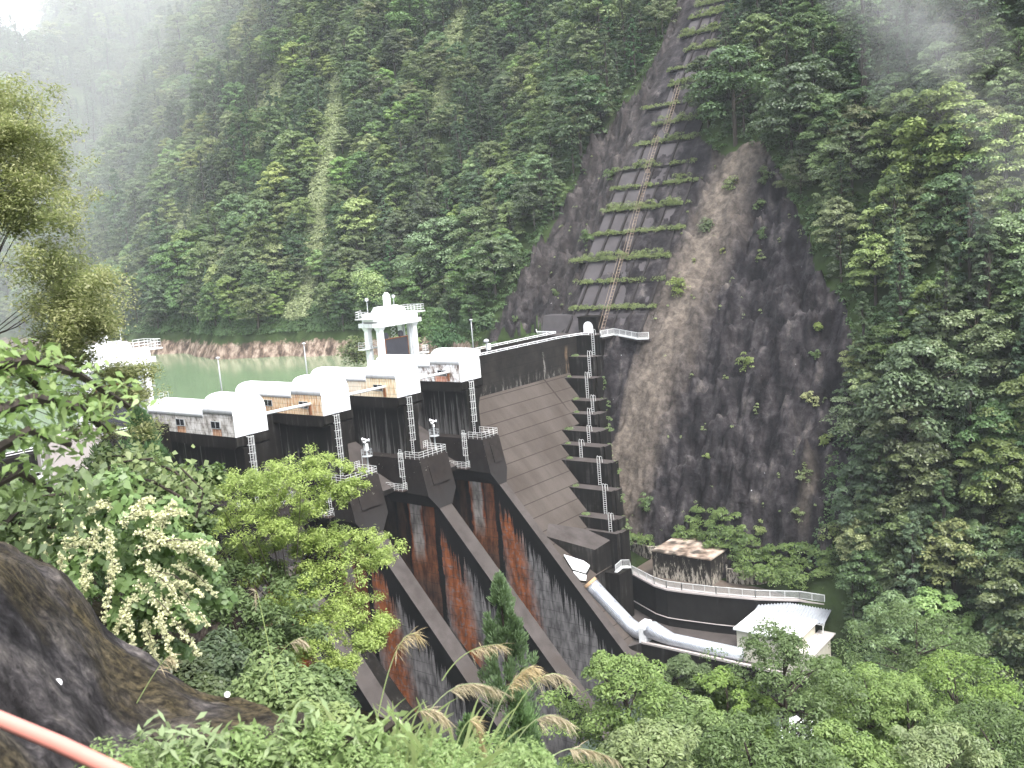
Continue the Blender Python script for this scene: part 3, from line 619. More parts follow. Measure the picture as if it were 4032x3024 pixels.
for a, b in zip(W_[:-1], W_[1:]):
    m.hexa([(a[0] - .25, a[1], -34.1), (b[0] - .25, b[1], -34.1), (b[0] + .9, b[1], -34.1), (a[0] + .9, a[1], -34.1)], [(a[0] - .25, a[1], -33.85), (b[0] - .25, b[1], -33.85), (b[0] + .9, b[1], -33.85), (a[0] + .9, a[1], -33.85)])
    m.tube([(a[0] - .12, a[1], -38.6), (b[0] - .12, b[1], -38.6)], .09, 5)
m.build('coping', PALEC, t)
baluster('terrace_fence', [(a, b, -33.75) for a, b in W_[1:]], 1.15, 'long white baluster fence curving along the top of the dark retaining wall', base=False)
baluster('stair_fence', [(53.0, -21.0, -31.7), (55.0, -20.9, -31.5), (55.6, -22.0, -31.5), (58.5, -20.5, -33.75)], 1.1, 'short white stair fence joining the dam block to the terrace fence')
m = MB(); m.add([(x, y, -34.0) for x, y in W_] + [(82, -52.4, -34.0), (82, -19.6, -34.0)], [tuple(range(11))[::-1]]); o = m.build('terrace', simple('wet_terrace_concrete', (.10, .08, .065), .45, .5, .6, .5)); tag(o, kind='structure')
def M_lime():
    s = S('lime_streaked_concrete', .85, .2); z = s.xyz()[2]; n = s.noise(1, 6, stretch=(2.0, 2.0, .5), rough=.8); b = s.noise(.5, 4)
    v = s.math('ADD', n, s.math('MULTIPLY', s.rng(z, 3.5, .5), .12)); v = s.math('ADD', v, s.math('MULTIPLY', b, .12))
    s.col(s.ramp(v, [(.58, (.014, .012, .010)), (.65, (.05, .045, .038)), (.70, (.33, .30, .25)), (.85, (.45, .42, .36))])); return s.m
def M_mosstop():
    s = S('mossy_slab_top', .6, .4); n = s.noise(.6, 6); b = s.noise(.35, 4, loc=(3, 1, 0))
    c = s.ramp(n, [(.35, (.10, .07, .05)), (.5, (.30, .23, .18)), (.65, (.42, .36, .30))]); s.col(s.mix(s.rng(b, .5, .62, 0, .9), c, (.03, .026, .02))); return s.m
t = thing('valve_chamber', 'square concrete chamber with stained tan top and lime streaked black sides on the terrace', 'chamber', (59.2, -34.6, -34.0))
MB().box((0, 0, 0), (9.6, 10.4, 4.2)).build('walls', M_lime(), t); MB().box((-.15, -.15, 4.2), (9.7, 10.5, 4.42)).build('roof_slab', M_mosstop(), t)
t = thing('low_wall', 'low black mossy wall with pale patches behind the terrace at the cliff foot', 'wall', (0, 0, 0))
m = MB(); q = [(67.5, -12), (66.2, -19.5), (69.2, -27), (67.5, -33), (61.6, -36), (62, -41), (63, -52)]
for a, b in zip(q[:-1], q[1:]): m.hexa([(a[0], a[1], -34), (b[0], b[1], -34), (b[0] + .6, b[1], -34), (a[0] + .6, a[1], -34)], [(a[0], a[1], -31.8), (b[0], b[1], -31.8), (b[0] + .6, b[1], -31.8), (a[0] + .6, a[1], -31.8)])
m.build('wall', M_lime(), t)
# silver lagged pipe
def M_lag():
    s = S('silver_lagging', .38, .6); x, y, z = s.xyz(); s.b.inputs['Metallic'].default_value = .55
    br = s.n('ShaderNodeTexBrick'); s.put(br.inputs['Vector'], s.scaled((1, 1, 1), s.n('ShaderNodeCombineXYZ').outputs[0]))
    cmb = s.n('ShaderNodeCombineXYZ'); s.put(cmb.inputs[0], s.math('SUBTRACT', y, z)); s.put(cmb.inputs[1], x); s.nt.links.new(cmb.outputs[0], br.inputs['Vector'])
    br.inputs['Scale'].default_value = 2.2; br.inputs['Mortar Size'].default_value = .012; br.inputs['Color1'].default_value = (.62, .65, .70, 1); br.inputs['Color2'].default_value = (.40, .43, .50, 1); br.inputs['Mortar'].default_value = (.3, .3, .33, 1)
    lowm = s.rng(s.math('ADD', x, s.math('MULTIPLY', s.noise(2.5, 1), .8)), 47.6, 48.6, 1, 0)
    rg_ = s.lines(s.math('SUBTRACT', s.math('MULTIPLY', y, 1.3), z), .42, .05); cc = s.mix(lowm, (.60, .63, .68), br.outputs[0]); s.col(s.mix(s.math('MULTIPLY', rg_, .55), cc, (.2, .21, .24))); s.bump(s.math('SINE', s.math('MULTIPLY', s.math('SUBTRACT', y, z), 18.0)), .35, .03); return s.m
LAG = M_lag()
t = thing('penstock_pipe', 'thick silver pipe running down beside the last pier to the small house', 'pipe', (0, 0, 0))
MB().tube([(46.75, -20.2, -31.7), (46.9, -20.9, -32.5), (48.2, -25.8, -37.9), (48.5, -27.0, -38.7), (48.5, -28.0, -38.9), (48.5, -29.2, -38.9)], [1.12, 1.2, 1.2, 1.2, 1.15, 1.1], 20).build('sloping_pipe', LAG, t, smooth=True)
MB().tube([(48.5, -29.0, -38.3), (48.5, -30.0, -38.1), (48.5, -31.2, -38.5), (48.5, -33.2, -39.0), (48.5, -44.5, -39.0)], [1.25, 1.35, 1.2, .98, .98], 20).build('level_pipe', LAG, t, smooth=True)
m = MB(); m.box((47.3, -29.3, -40.0), (49.7, -28.1, -37.6)); m.hexa([(47.3, -29.3, -37.6), (49.7, -29.3, -37.6), (49.7, -28.1, -37.6), (47.3, -28.1, -37.6)], [(47.8, -29.3, -36.9), (49.3, -29.3, -36.9), (49.3, -28.1, -36.9), (47.8, -28.1, -36.9)]); m.build('anchor_box', WHITE, t)
MB().tube([(46.7, -20.0, -31.45), (46.76, -20.3, -31.8)], 1.25, 20).build('flange', simple('rusty_flange', (.42, .28, .16)), t)
t = thing('valve_hut', 'small white roofed cover in two steps between the last pier and the dark block', 'hut', (46, -17, -30))
def slabq(q, th=.2): return [(x - 46, y + 17, z + 30) for x, y, z in q], [(x - 46, y + 17, z + 30 - th) for x, y, z in q]
for nm, q in (('roof', [(45.9, -16.2, -27.3), (50.0, -18.4, -29.7), (47.5, -19.0, -30.3), (45.45, -17.9, -29.1)]), ('lower_roof', [(45.46, -18.1, -29.6), (47.4, -19.2, -30.7), (46.6, -19.6, -31.1), (45.5, -19.2, -30.7)])):
    a_, b_ = slabq(q); m = MB(); m.add(a_ + b_, [(3, 2, 1, 0), (4, 5, 6, 7)] + [(i, (i + 1) % 4, 4 + (i + 1) % 4, 4 + i) for i in range(4)]); m.build(nm, WHITE, t)
    m = MB(); c_ = [(x, y, z - 1.0) for x, y, z in b_]; m.add(b_ + c_, [(i, (i + 1) % 4, 4 + (i + 1) % 4, 4 + i) for i in range(4)]); m.build('wall', BLACK, t)
# pump house with white roof, canopy and annex
t = thing('pump_house', 'cream walled pump house with flat white roof at the end of the silver pipe', 'building', (48.5, -52.6, -40.0))
MB().box((.35, .35, 0), (7.5, 9.1, 4.5)).build('wall', CREAM, t)
m = MB(); m.box((0, 0, 4.5), (7.9, 9.45, 4.78)); m.build('roof', WHITE, t)
MB().box((7.2, -.2, 0), (7.4, .36, 2.9)).box((.4, -1.9, 0), (7.3, .35, 2.7)).build('annex', CREAM, t); MB().box((.3, -2.1, 2.7), (8.9, .34, 2.9)).build('annex_roof', simple('stained_white_roof', (.62, .58, .54), .7, .3, .25, .8), t)
t = thing('canopy', 'corrugated metal canopy on thin posts behind the flat white roof', 'canopy', (54.6, -53.6, -35.4))
m = MB(); nn = 50
for i in range(nn):
    y0 = 10.6 * i / nn; y1 = 10.6 * (i + 1) / nn; h0 = .2 if i % 2 else 0; h1 = 0 if i % 2 else .2
    m.add([(1.2, y0, -.1 + h0), (1.2, y1, -.1 + h1), (4.3, y1, .9 + h1), (4.3, y0, .9 + h0), (1.2, y0, -.13 + h0), (1.2, y1, -.13 + h1), (4.3, y1, .87 + h1), (4.3, y0, .87 + h0)], [(0, 3, 2, 1), (4, 5, 6, 7), (0, 1, 5, 4), (2, 3, 7, 6)])
m.build('corrugated_roof', simple('zinc_sheet', (.38, .40, .43), .4, .5, .25, 1.5, .3), t)
for y in (.2, 3.6, 7, 10.4): MB().bar((1.4, y, -4.6), (1.4, y, -.12), .12).build('post', RAIL, t)
m = MB(); m.bar((1.4, .2, -.9), (2.4, .2, .1), .07); m.bar((1.3, .1, -.2), (1.3, 10.5, -.2), .12); m.build('beam', RAIL, t)

# ================================================================== TERRAIN
YT = np.array([-220, -100, -50, -20, 12, 30, 60, 96, 132, 177, 217, 297, 420, 560])
XT = np.array([20, 70, 80, 87, 88, 93, 104, 109, 106, 103, 105, 118, 150, 170])
def hillbase(x, y):
    x = np.asarray(x, float); y = np.asarray(y, float)
    calm = np.clip((np.abs(y - 2) - 12) / 25, 0, 1)
    far = np.clip((y - 30) / 40, 0, 1)
    g = calm * ((7 + 9 * far) * fbm(y / 34, x / 220, 0, 3, 3) + 2.5 * fbm(y / 11, x / 40, 0, 9, 2)) + far * 1.6 * fbm(y / 3.5, x / 6, 0, 12, 3)
    X0 = np.interp(y, YT, XT) + g
    # rocky gully on the reservoir side of the shelves
    X0 = X0 + 5 * np.exp(-((y - 24) / 9) ** 2)
    d = x - X0
    sl = 1.19 + .12 * fbm(y / 60, 0, 0, 21, 2) * calm
    z1 = 2 + np.where(d > 0, d * sl, d * 1.75)
    z1 = np.minimum(z1, 330 + 0 * z1)
    yy = y + .25 * (x - 60) + 18 * fbm(x / 60, y / 90, 0, 31, 3)
    z2 = -8 + (yy - 312) * .80
    crest = 157 + 110 * np.clip((x - .3 * y - 104) / 40, 0, 1) + 7 * fbm(x / 40, 5, 0, 40, 3)
    z1 = np.minimum(z1, crest + 40 * np.clip((x - .3 * y - 90) / 30, 0, 9) + 200 * (y < 380))
    z2 = np.where(z2 > crest, crest - (z2 - crest) * .3, z2)
    return np.maximum(z1, z2)
# near (left) bank
NY = [-260, -102, -60, 0, 60, 160, 330]
NZ = [60, 20, 2, -32, -52]
NX = {-260: [-190, -140, -110, -70, -50], -102: [-100, -73.5, -46, -16, -2], -60: [-92, -66, -47, -16, 0], 0: [-84, -58, -29, -3.5, 10], 60: [-90, -66, -44, -14, 0], 160: [-130, -100, -75, -50, -40], 330: [-200, -160, -130, -100, -90]}
def nearz(x, y):
    x = np.asarray(x, float); y = np.asarray(y, float)
    cols = np.array([NX[k] for k in NY], float)
    xs = np.stack([np.interp(y, NY, cols[:, j]) for j in range(5)], -1)
    z = np.full(x.shape, 60.0)
    for j in range(4):
        a, b = xs[..., j], xs[..., j + 1]; t = (x - a) / (b - a)
        z = np.where((t >= 0) & (t <= 1), NZ[j] + (NZ[j + 1] - NZ[j]) * t, z)
    z = np.where(x > xs[..., 4], -52, z)
    return z
def H(x, y):
    h = np.maximum(hillbase(x, y), -52)
    n = nearz(x, y) + 1.2 * fbm(np.asarray(x) / 9, np.asarray(y) / 9, 0, 50, 3) * np.clip((np.hypot(np.asarray(x) + 72, np.asarray(y) + 102) - 8) / 10, 0, 1)
    return np.where(np.asarray(x) < 18, n, h)
def grid(name, x0, x1, y0, y1, st, fn, mat, smooth=True):
    xs = np.arange(x0, x1 + st * .5, st); ys = np.arange(y0, y1 + st * .5, st); X, Y = np.meshgrid(xs, ys); Z = fn(X, Y)
    V = np.stack([X, Y, Z], -1).reshape(-1, 3); nx, ny = len(xs), len(ys)
    i = np.arange(nx * (ny - 1)).reshape(ny - 1, nx)[:, :-1].ravel(); Fc = np.stack([i, i + 1, i + nx + 1, i + nx], -1)
    me = npmesh(name, V, Fc)
    if smooth: me.shade_smooth()
    return obj(name, me, None, mat), V
def npmesh(name, V, F, midx=None):
    me = bpy.data.meshes.new(name); k = F.shape[1]
    me.vertices.add(len(V)); me.vertices.foreach_set('co', np.ascontiguousarray(V, np.float32).ravel())
    me.loops.add(F.size); me.loops.foreach_set('vertex_index', np.ascontiguousarray(F, np.int32).ravel())
    me.polygons.add(len(F)); me.polygons.foreach_set('loop_start', np.arange(0, F.size, k, dtype=np.int32))
    if midx is not None: me.polygons.foreach_set('material_index', np.asarray(midx, np.int32))
    me.update(calc_edges=True); return me
CX0, CX1, CY0, CY1 = 56., 158., -64., 46.
def coarse(X, Y):
    Z = hillbase(X, Y)
    e = np.minimum(np.minimum(X - CX0, CX1 - X), np.minimum(Y - CY0, CY1 - Y))
    return np.where(e > 0, Z - np.minimum(e, 9), Z)
o, _ = grid('hillside', 18, 420, -220, 620, 2.6, coarse, SOIL); tag(o, kind='structure')
o, _ = grid('near_bank', -200, 18, -260, 330, 3.0, lambda X, Y: H(np.minimum(X, 17.9), Y) - 0.0, BANK); tag(o, kind='structure')
# cliff: the same hillside at fine step, with knobbly sprayed rock where it is bare
def in_poly(px, py, poly):
    r = np.zeros(np.shape(px), bool); n = len(poly)
    for i in range(n):
        x1, y1 = poly[i]; x2, y2 = poly[(i + 1) % n]
        c = ((y1 > py) != (y2 > py)) & (px < (x2 - x1) * (py - y1) / (y2 - y1 + 1e-12) + x1); r ^= c
    return r
def onhill(px, py, lift=0.0):
    d = ray(px, py); t = np.arange(120, 1500, .5); P = CP[None] + t[:, None] * d[None]
    h = hillbase(P[:, 0], P[:, 1]) + lift; k = np.argmax(P[:, 2] < h)
    return Vector(P[k])
OUT = [(1290, 1150), (1262, 900), (1215, 700), (1040, 745), (1110, 640), (1150, 560), (1225, 450), (1285, 300), (1370, 200), (1430, 100), (1462, 10), (1475, -40), (1650, -40),
       (1605, 60), (1560, 130), (1525, 220), (1515, 300), (1560, 335), (1650, 310), (1690, 370), (1730, 480), (1770, 600), (1830, 660), (1850, 800), (1850, 900), (1890, 1040), (1850, 1140), (1760, 1230), (1500, 1250)]
BARE = [(p.y, p.z) for p in [onhill(a, b) for a, b in OUT]]
def cliffz(X, Y):
    Z = hillbase(X, Y); n = fbm(X / 3.2, Y / 2.6, Z / 7, 60, 5); r = 1 - np.abs(fbm(X / 7, Y / 4.0, Z / 14, 70, 4)) * 2
    bare = in_poly(Y, Z, BARE).astype(float)
    frame = ((Y > -9.5) & (Y < 13) & (X > 87)).astype(float)
    lightzone = np.clip(1 - np.abs(Y + 13 + .12 * Z) / 9, 0, 1)
    amp = bare * (1 - .85 * frame) * (1 - .72 * lightzone * (Z > -24))
    # broad buttresses and gullies down the fall line
    fold = 2.6 * fbm(Y / 9, Z / 55, 0, 75, 3) * np.clip((-Y - 11) / 8, 0, 1) + 1.5 * np.clip((Y - 13) / 4, 0, 1) * fbm(Y / 5, Z / 20, 0, 77, 3)
    return Z + amp * (5.2 * n + 2.6 * (r - .6) + 1.6 * (.5 - np.abs(fbm(X / 1.7, Y / 1.3, Z / 3.5, 66, 4)) * 2)) + bare * fold * 1.5 - 2.5 * frame * 0
o, V = grid('cliff', CX0, CX1, CY0, CY1, .34, cliffz, ROCK); tag(o, kind='structure')
Zb = hillbase(V[:, 0], V[:, 1])
pale = np.clip(1.25 - np.abs(V[:, 1] + 13.5 + .12 * Zb + 2.0 * fbm(V[:, 1] / 3, Zb / 20, 0, 81, 3)) / 6.5, 0, 1) * (Zb < 44) * (V[:, 1] < -7)
pale = np.maximum(pale, np.clip(1.3 - np.hypot((V[:, 1] + 47) / 1.6, (Zb + 20) / 4.5), 0, 1))
pale = np.maximum(pale, .12 * np.clip((V[:, 1] - 9) / 3, 0, 1) * np.clip(Zb / 12, 0, 1))
at_ = o.data.attributes.new('pale', 'FLOAT', 'POINT'); at_.data.foreach_set('value', pale.astype(np.float32))
# forest floor colour on the vegetated part of the fine mesh
o.data.materials.append(SOIL)
fc = np.empty(len(o.data.polygons) * 3, np.float32); o.data.polygons.foreach_get('center', fc); fc = fc.reshape(-1, 3)
veg = (~in_poly(fc[:, 1], hillbase(fc[:, 0], fc[:, 1]), BARE)).astype(np.int32); o.data.polygons.foreach_set('material_index', veg)
CLG = (V[:, 2].reshape(int(round((CY1 - CY0) / .34)) + 1, -1))
def surf(x, y):
    if CX0 < x < CX1 - .5 and CY0 < y < CY1 - .5:
        return float(CLG[int((y - CY0) / .34), int((x - CX0) / .34)])
    return float(hillbase(x, y))
def onsurf(px, py):
    d = ray(px, py); t = 125.0
    while t < 900:
        P = CP + t * d
        if P[2] < surf(P[0], P[1]): return Vector(P)
        t += .4
    return Vector(CP + 200 * d)

# water
def M_water():
    s = S('reservoir_water', .12, .5); n = s.noise(.9, 4, stretch=(1, .35, 1)); b = s.noise(.05, 3)
    s.col(s.mix(b, (.135, .20, .115), (.175, .245, .14))); s.bump(n, .10, .05); return s.m
WATER = M_water()
m = MB(); m.add([(-160, 12.2, -5.2), (170, 12.2, -5.2), (170, 420, -5.2), (-160, 420, -5.2)], [(0, 1, 2, 3)]); o = m.build('reservoir', WATER); tag(o, kind='structure')
m = MB(); m.add([(-20, -220, -46.5), (60, -220, -46.5), (60, -30, -46.5), (-20, -30, -46.5)], [(0, 1, 2, 3)]); o = m.build('river', simple('dark_river_water', (.06, .08, .06), .2, .5, .3, .3)); tag(o, kind='structure')
s = S('white_water_foam', .7, .3); n = s.noise(1.5, 6, rough=.7); s.col(s.ramp(n, [(.35, (.30, .34, .33)), (.5, (.85, .87, .87))])); s.bump(n, .8, .3)
o, _ = grid('white_water', 41, 47.2, -68, -52, .35, lambda X, Y: -45.9 + .8 * fbm(X / 1.2, Y / 1.2, 0, 90, 4), s.m, False); tag(o, kind='stuff', label='white foaming water seen through the trees at the lower right')

# ------------------------------------------------------------------ slope frame of horizontal shelves
SHZ = [7.0, 12.0, 16.4, 21.6, 26.4, 31.1, 35.2, 40.5, 44.7, 49.0, 53.6, 57.6, 61.8, 65.9, 70.2, 73.2]
SHY = [(-8.1, 10.0), (-8.3, 11.3), (-7.8, 14.6), (-8.8, 11.7), (-8.1, 11.4), (-8.7, 11.1), (-5.9, 11.7), (-5.8, 8.9), (-6.0, 6.5), (-4.4, 10.7), (-4.2, 6.1), (-5.0, 7.7), (-4.1, 5.1), (-7.8, 8.4), (-9.7, 7.5), (-5, 6.4)]
fx = lambda z: 88 + (z - 2) / 1.19
CONC = simple('slope_panel_concrete', (.062, .056, .058), .85, .2, .5, .35); BEAM = simple('dark_beam_concrete', (.022, .019, .019), .9, .2, .5, 1)
t = thing('shelved_slope_support', 'tall flight of concrete shelves and dark ribs on the steep slope above the portal', 'slope frame', (88, 2, 2)); off = Vector((88, 2, 2))
rng = random.Random(4)
for i, (z, (ya, yb)) in enumerate(zip(SHZ, SHY)):
    x = fx(z); m = MB(); m.box((x - 1.0 - 88, ya - 2, z - .22 - 2), (x + 1.5 - 88, yb - 2, z + .05 - 2))
    m.build('shelf', BEAM, t)
    zl = SHZ[i - 1] if i else 2.4; xl = fx(zl)
    a, b = (ya, yb) if not i else (max(ya, SHY[i - 1][0]), min(yb, SHY[i - 1][1]))
    e = .35
    m = MB(); m.add([(xl - e - 88, a - 2, zl - 2), (xl - e - 88, b - 2, zl - 2), (x - e - 88, b - 2, z - 2), (x - e - 88, a - 2, z - 2), (xl + 2 - 88, a - 2, zl - 2), (xl + 2 - 88, b - 2, zl - 2), (x + 2 - 88, b - 2, z - 2), (x + 2 - 88, a - 2, z - 2)],
                  [(0, 3, 2, 1), (4, 5, 6, 7), (0, 1, 5, 4), (1, 2, 6, 5), (2, 3, 7, 6), (3, 0, 4, 7)]); m.build('panel', CONC, t)
    y = a + .5
    while y < b:
        q = MB(); q.bar((xl - .45 - 88, y - 2, zl - 2), (x - .45 - 88, y - 2, z - .2 - 2), .42, .9); q.build('rib', BEAM, t); y += rng.uniform(3.2, 4.6)
# portal wing walls
m = MB(); m.hexa([(89, 6.8, 1.5), (89, 17, 1.5), (92, 17, 1.5), (92, 6.8, 1.5)], [(90.4, 6.8, 6.0), (90.4, 17, 6.0), (93, 17, 6), (93, 6.8, 6)]); m.hexa([(89.2, -8.5, 1.5), (89.2, 2.1, 1.5), (92, 2.1, 1.5), (92, -8.5, 1.5)], [(90.6, -8, 6.0), (90.6, 2.1, 6.0), (93, 2.1, 6), (93, -8, 6)])
o = m.build('portal_wing_wall', CONC); tag(o, 'grey sloped concrete walls on both sides of the arched tunnel portal', 'wall')
# rusty stair ladder up the shelves
t = thing('slope_ladder', 'long rusty stair ladder climbing the shelved slope above the crest', 'ladder', (88, 1.4, 3.0))
def slad(zs, ze, y0, y1, mat, w):
    m = MB(); a = Vector((fx(zs) - 1.5 - 88, y0 - 1.4, zs - 3)); b = Vector((fx(ze) - 1.5 - 88, y1 - 1.4, ze - 3)); sv = Vector((0, w / 2, 0))
    for sgn in (-1, 1):
        m.tube([a + sv * sgn, b + sv * sgn], .035, 5); m.tube([a + sv * sgn + Vector((-.6, 0, .7)), b + sv * sgn + Vector((-.6, 0, .7))], .03, 5)
    n = int((b - a).length / .8)
    for i in range(n + 1):
        q = a.lerp(b, i / n); m.tube([q - sv, q + sv], .035, 4)
        if i % 4 == 0:
            for sgn in (-1, 1): m.tube([q + sv * sgn, q + sv * sgn + Vector((-.6, 0, .7))], .04, 4)
    m.build('flight', mat, t)
RB = simple('rusty_pale_stair', (.26, .20, .15), .8, .2, .6, 2)
slad(3.0, 17, .9, 2.4, RB, .75); slad(17.0, 24, 1.5, 2.4, RB, .75); slad(24, 34, 2.4, 3.2, RB, .65); slad(34, 41.5, 3.6, 4.2, RB, .7); slad(42.5, 53, 2.6, 3.4, RB, .7)

# ================================================================== VEGETATION
def unit(v): return v / (np.linalg.norm(v, axis=-1, keepdims=True) + 1e-9)
def leafquads(P, N, L, W, R, droop=.12):
    n = len(P); t = unit(np.cross(N, R.normal(size=(n, 3)))); b = np.cross(N, t)
    L = (L * R.uniform(.7, 1.3, n))[:, None]; W = (W * R.uniform(.7, 1.3, n))[:, None]
    dn = np.array([0, 0, -1.0])
    V = np.stack([P - t * L * .5, P + b * W * .5 - t * L * .08, P + t * L * .5 + dn * L * droop, P - b * W * .5 - t * L * .08], 1).reshape(-1, 3)
    return V, np.arange(4 * n).reshape(n, 4)
def pads(C, rc, per, R, flat=.45, up=.9, jit=.45, base=-.25):
    """leaf positions and normals in domed pads round the centres C (n,3) of radius rc (n,)"""
    n = len(C); d = unit(R.normal(size=(n, per, 3))); d[..., 2] = np.where(d[..., 2] < base, -d[..., 2], d[..., 2])
    rr = R.uniform(.45, 1, (n, per, 1)) ** .6; off = d * rr * rc[:, None, None] * np.array([1, 1, flat])
    off[..., 2] -= (np.hypot(off[..., 0], off[..., 1]) / rc[:, None]) ** 2 * rc[:, None] * .25
    P = (C[:, None] + off).reshape(-1, 3); N = unit(d + np.array([0, 0, up]) + R.normal(size=d.shape) * jit).reshape(-1, 3)
    return P, N
def crown(seed, R0, Hc, z0, nc, per, L, W, flat=.45, kind='round', up=.9, rcs=1.0):
    R = np.random.default_rng(seed); h = R.uniform(0, 1, nc) ** .85; ph = R.uniform(0, 2 * np.pi, nc)
    if kind == 'cone': prof = (1 - h) ** .85 * 1.0 + .04; h = 1 - (1 - h) ** 1.0
    else: prof = np.sqrt(np.clip(1 - (2 * h - .75) ** 2 / 1.6, .05, 1))
    lump = 1 + .28 * np.sin(ph * 2 + seed) + .18 * np.sin(ph * 3 + seed * 2.1 + h * 5)
    rad = R0 * prof * lump * np.sqrt(R.uniform(.25, 1, nc))
    C = np.stack([rad * np.cos(ph), rad * np.sin(ph), z0 + Hc * h], -1); rc = R0 * R.uniform(.24, .48, nc) * (1.15 - .5 * h)
    rc = rc * rcs
    if kind == 'cone': rc = R0 * R.uniform(.16, .30, nc) * (1.1 - .8 * h); C[:, 2] -= rad * .25
    P, N = pads(C, rc, per, R, flat, up); V, F = leafquads(P, N, L, W, R); return V, F, C
def trunkmesh(H, r, C, seed, lean=0):
    rd = random.Random(seed); m = MB(); m.tube([(0, 0, -1.5), (lean * .3, 0, H * .35), (lean, rd.uniform(-.2, .2), H * .7), (lean, 0, H * .93)], [r, r * .8, r * .45, r * .12], 7)
    for c in C[:: max(1, len(C) // 12)]:
        z = min(c[2] * .8, H * .8); m.tube([(lean * z / H, 0, z), (c[0] * .5, c[1] * .5, (z + c[2]) / 2 + .1), tuple(c)], [r * .35, r * .22, r * .06], 5)
    return m
LG = [M_leaf('mid_green_leaves', (.085, .145, .042), (.15, .225, .065), (.055, .10, .03)), M_leaf('dark_green_leaves', (.055, .10, .038), (.10, .16, .055), (.035, .07, .028)),
      M_leaf('light_green_leaves', (.16, .23, .055), (.25, .33, .09), (.11, .18, .045)), M_leaf('conifer_needles', (.042, .085, .034), (.08, .135, .05), (.03, .06, .026), .12, .6, .25)]
KN = ['broadleaf', 'broadleaf', 'broadleaf', 'conifer']
PR = []
def mkproto(i, seed, R0, Hc, z0, nc, per, L, W, mat, kind='round', flat=.38):
    V, F, C = crown(seed, R0, Hc, z0, nc, per, L, W, flat, kind)
    H_ = z0 + Hc; tm = trunkmesh(H_, .18 + R0 * .03, C, seed)
    me = npmesh('crown', V, F); me.materials.append(LG[mat]); tme = tm.mesh('trunk'); tme.materials.append(BARK)
    nv = len(V); tv = np.array(tm.v); tf = tm.f
    j = bpy.data.meshes.new('tree_mass'); 
    q = [tuple(f) for f in tf]
    # joined copy for the far forest (quads of trunk kept as quads)
    t4 = np.array([f if len(f) == 4 else (f[0], f[1], f[2], f[3]) for f in q if len(f) >= 4]) + nv
    j = npmesh('tree_mass', np.vstack([V, tv]), np.vstack([F, t4]), np.r_[np.zeros(len(F)), np.ones(len(t4))]); j.materials.append(LG[mat]); j.materials.append(BARK)
    PR.append((me, tme, j, mat, kind))
for i, (sd, R0, Hc, z0, nc, per, L, W, mat, kind) in enumerate([
    (1, 3.9, 8.5, 3.0, 64, 130, .38, .25, 0, 'round'), (2, 4.4, 8.0, 3.0, 64, 130, .38, .25, 0, 'round'), (3, 3.6, 9.5, 3.0, 64, 130, .38, .25, 1, 'round'), (4, 4.6, 8.5, 3.2, 64, 130, .38, .25, 1, 'round'),
    (5, 3.6, 7.0, 3.0, 64, 130, .38, .25, 2, 'round'), (6, 3.4, 15.0, 1.5, 100, 56, .50, .20, 3, 'cone'), (7, 2.9, 13.0, 1.2, 90, 52, .48, .20, 3, 'cone')]):
    mkproto(i, sd, R0, Hc, z0, nc, per, L, W, mat, kind)

CHUTES = [([(735, 60), (722, 200), (705, 330), (690, 450), (665, 600), (640, 690)], 16), ([(640, 60), (600, 170), (565, 260), (548, 330)], 15), ([(1000, -20), (975, 110), (962, 200), (930, 310)], 13), ([(430, 400), (395, 470), (372, 540)], 9)]
def place_candidates():
    R = np.random.default_rng(11); out = []
    ys = np.arange(-135, 640, 6.0); xs = np.arange(50, 360, 3.9)
    X, Y = np.meshgrid(xs, ys); X2, Y2 = np.meshgrid(np.arange(40, 92, 2.3), np.arange(-135, -14, 4.2)); keep = hillbase(X, Y) > np.where(Y < -14, 0, -99); keep2 = hillbase(X2, Y2) <= 0; X = np.r_[X[keep], X2[keep2]]; Y = np.r_[Y[keep], Y2[keep2]]; X = X + R.uniform(-1.7, 1.7, X.shape); Y = Y + R.uniform(-2.4, 2.4, Y.shape); X = X.ravel(); Y = Y.ravel()
    Z = hillbase(X, Y); P = np.stack([X, Y, Z + 6], -1) - CP; zc = P @ CF; px = 2016 + FPX * (P @ CR) / zc; py = 1512 - FPX * (P @ CU) / zc
    m = 3805 * 7 / zc
    ok = (zc > 60) & (px > -m) & (px < 4032 + m) & (py > -m * 1.6) & (py < 3024 + m)
    ok &= ~in_poly(Y, Z - 1.0, BARE) & ~in_poly(Y, Z + 3.0, BARE)
    ok &= ~((Y > 30) & (Z < 1.6)) & (Z > -44)
    ok &= ~((Y > -53) & (Y < 24) & (Z < -17) & (X < 74)) & ~((X < 62) & (Y > -57) & (Z < -20)) & ~((Y > -12) & (Y < 26) & (Z < 8)) & ~((Y > 0) & (Y < 40) & (Z < 20))
    # nothing growing on the open grassy chutes
    for ch in CHUTES:
        c = np.array(ch[0]); qx = px / 1.8228; qy = (py - 3805 * 3 / zc) / 1.8228
        ok &= ~((qy > c[0, 1]) & (qy < c[-1, 1]) & (np.abs(qx - np.interp(qy, c[:, 1], c[:, 0])) < ch[1] * 1.6 * (1 + .4 * np.sin(qy / 23.))))
    # thin the far ones a little
    ok &= ~((zc > 380) & (R.uniform(size=len(X)) < .35))
    return X[ok], Y[ok], Z[ok], zc[ok], px[ok], py[ok], R
X, Y, Z, ZC, PX, PY, R = place_candidates()
order = np.argsort(ZC); N = len(X)
kindn = fbm(X / 30, Y / 30, 0, 97, 3); rnd = R.uniform(size=N)
pick = np.where(rnd < .20, 0, np.where(rnd < .38, 1, np.where(rnd < .55, 2, np.where(rnd < .72, 3, np.where(rnd < .83, 4, np.where(rnd < .93, 5, 6))))))
rdg = fbm(Y / 34, X / 220, 0, 3, 3)
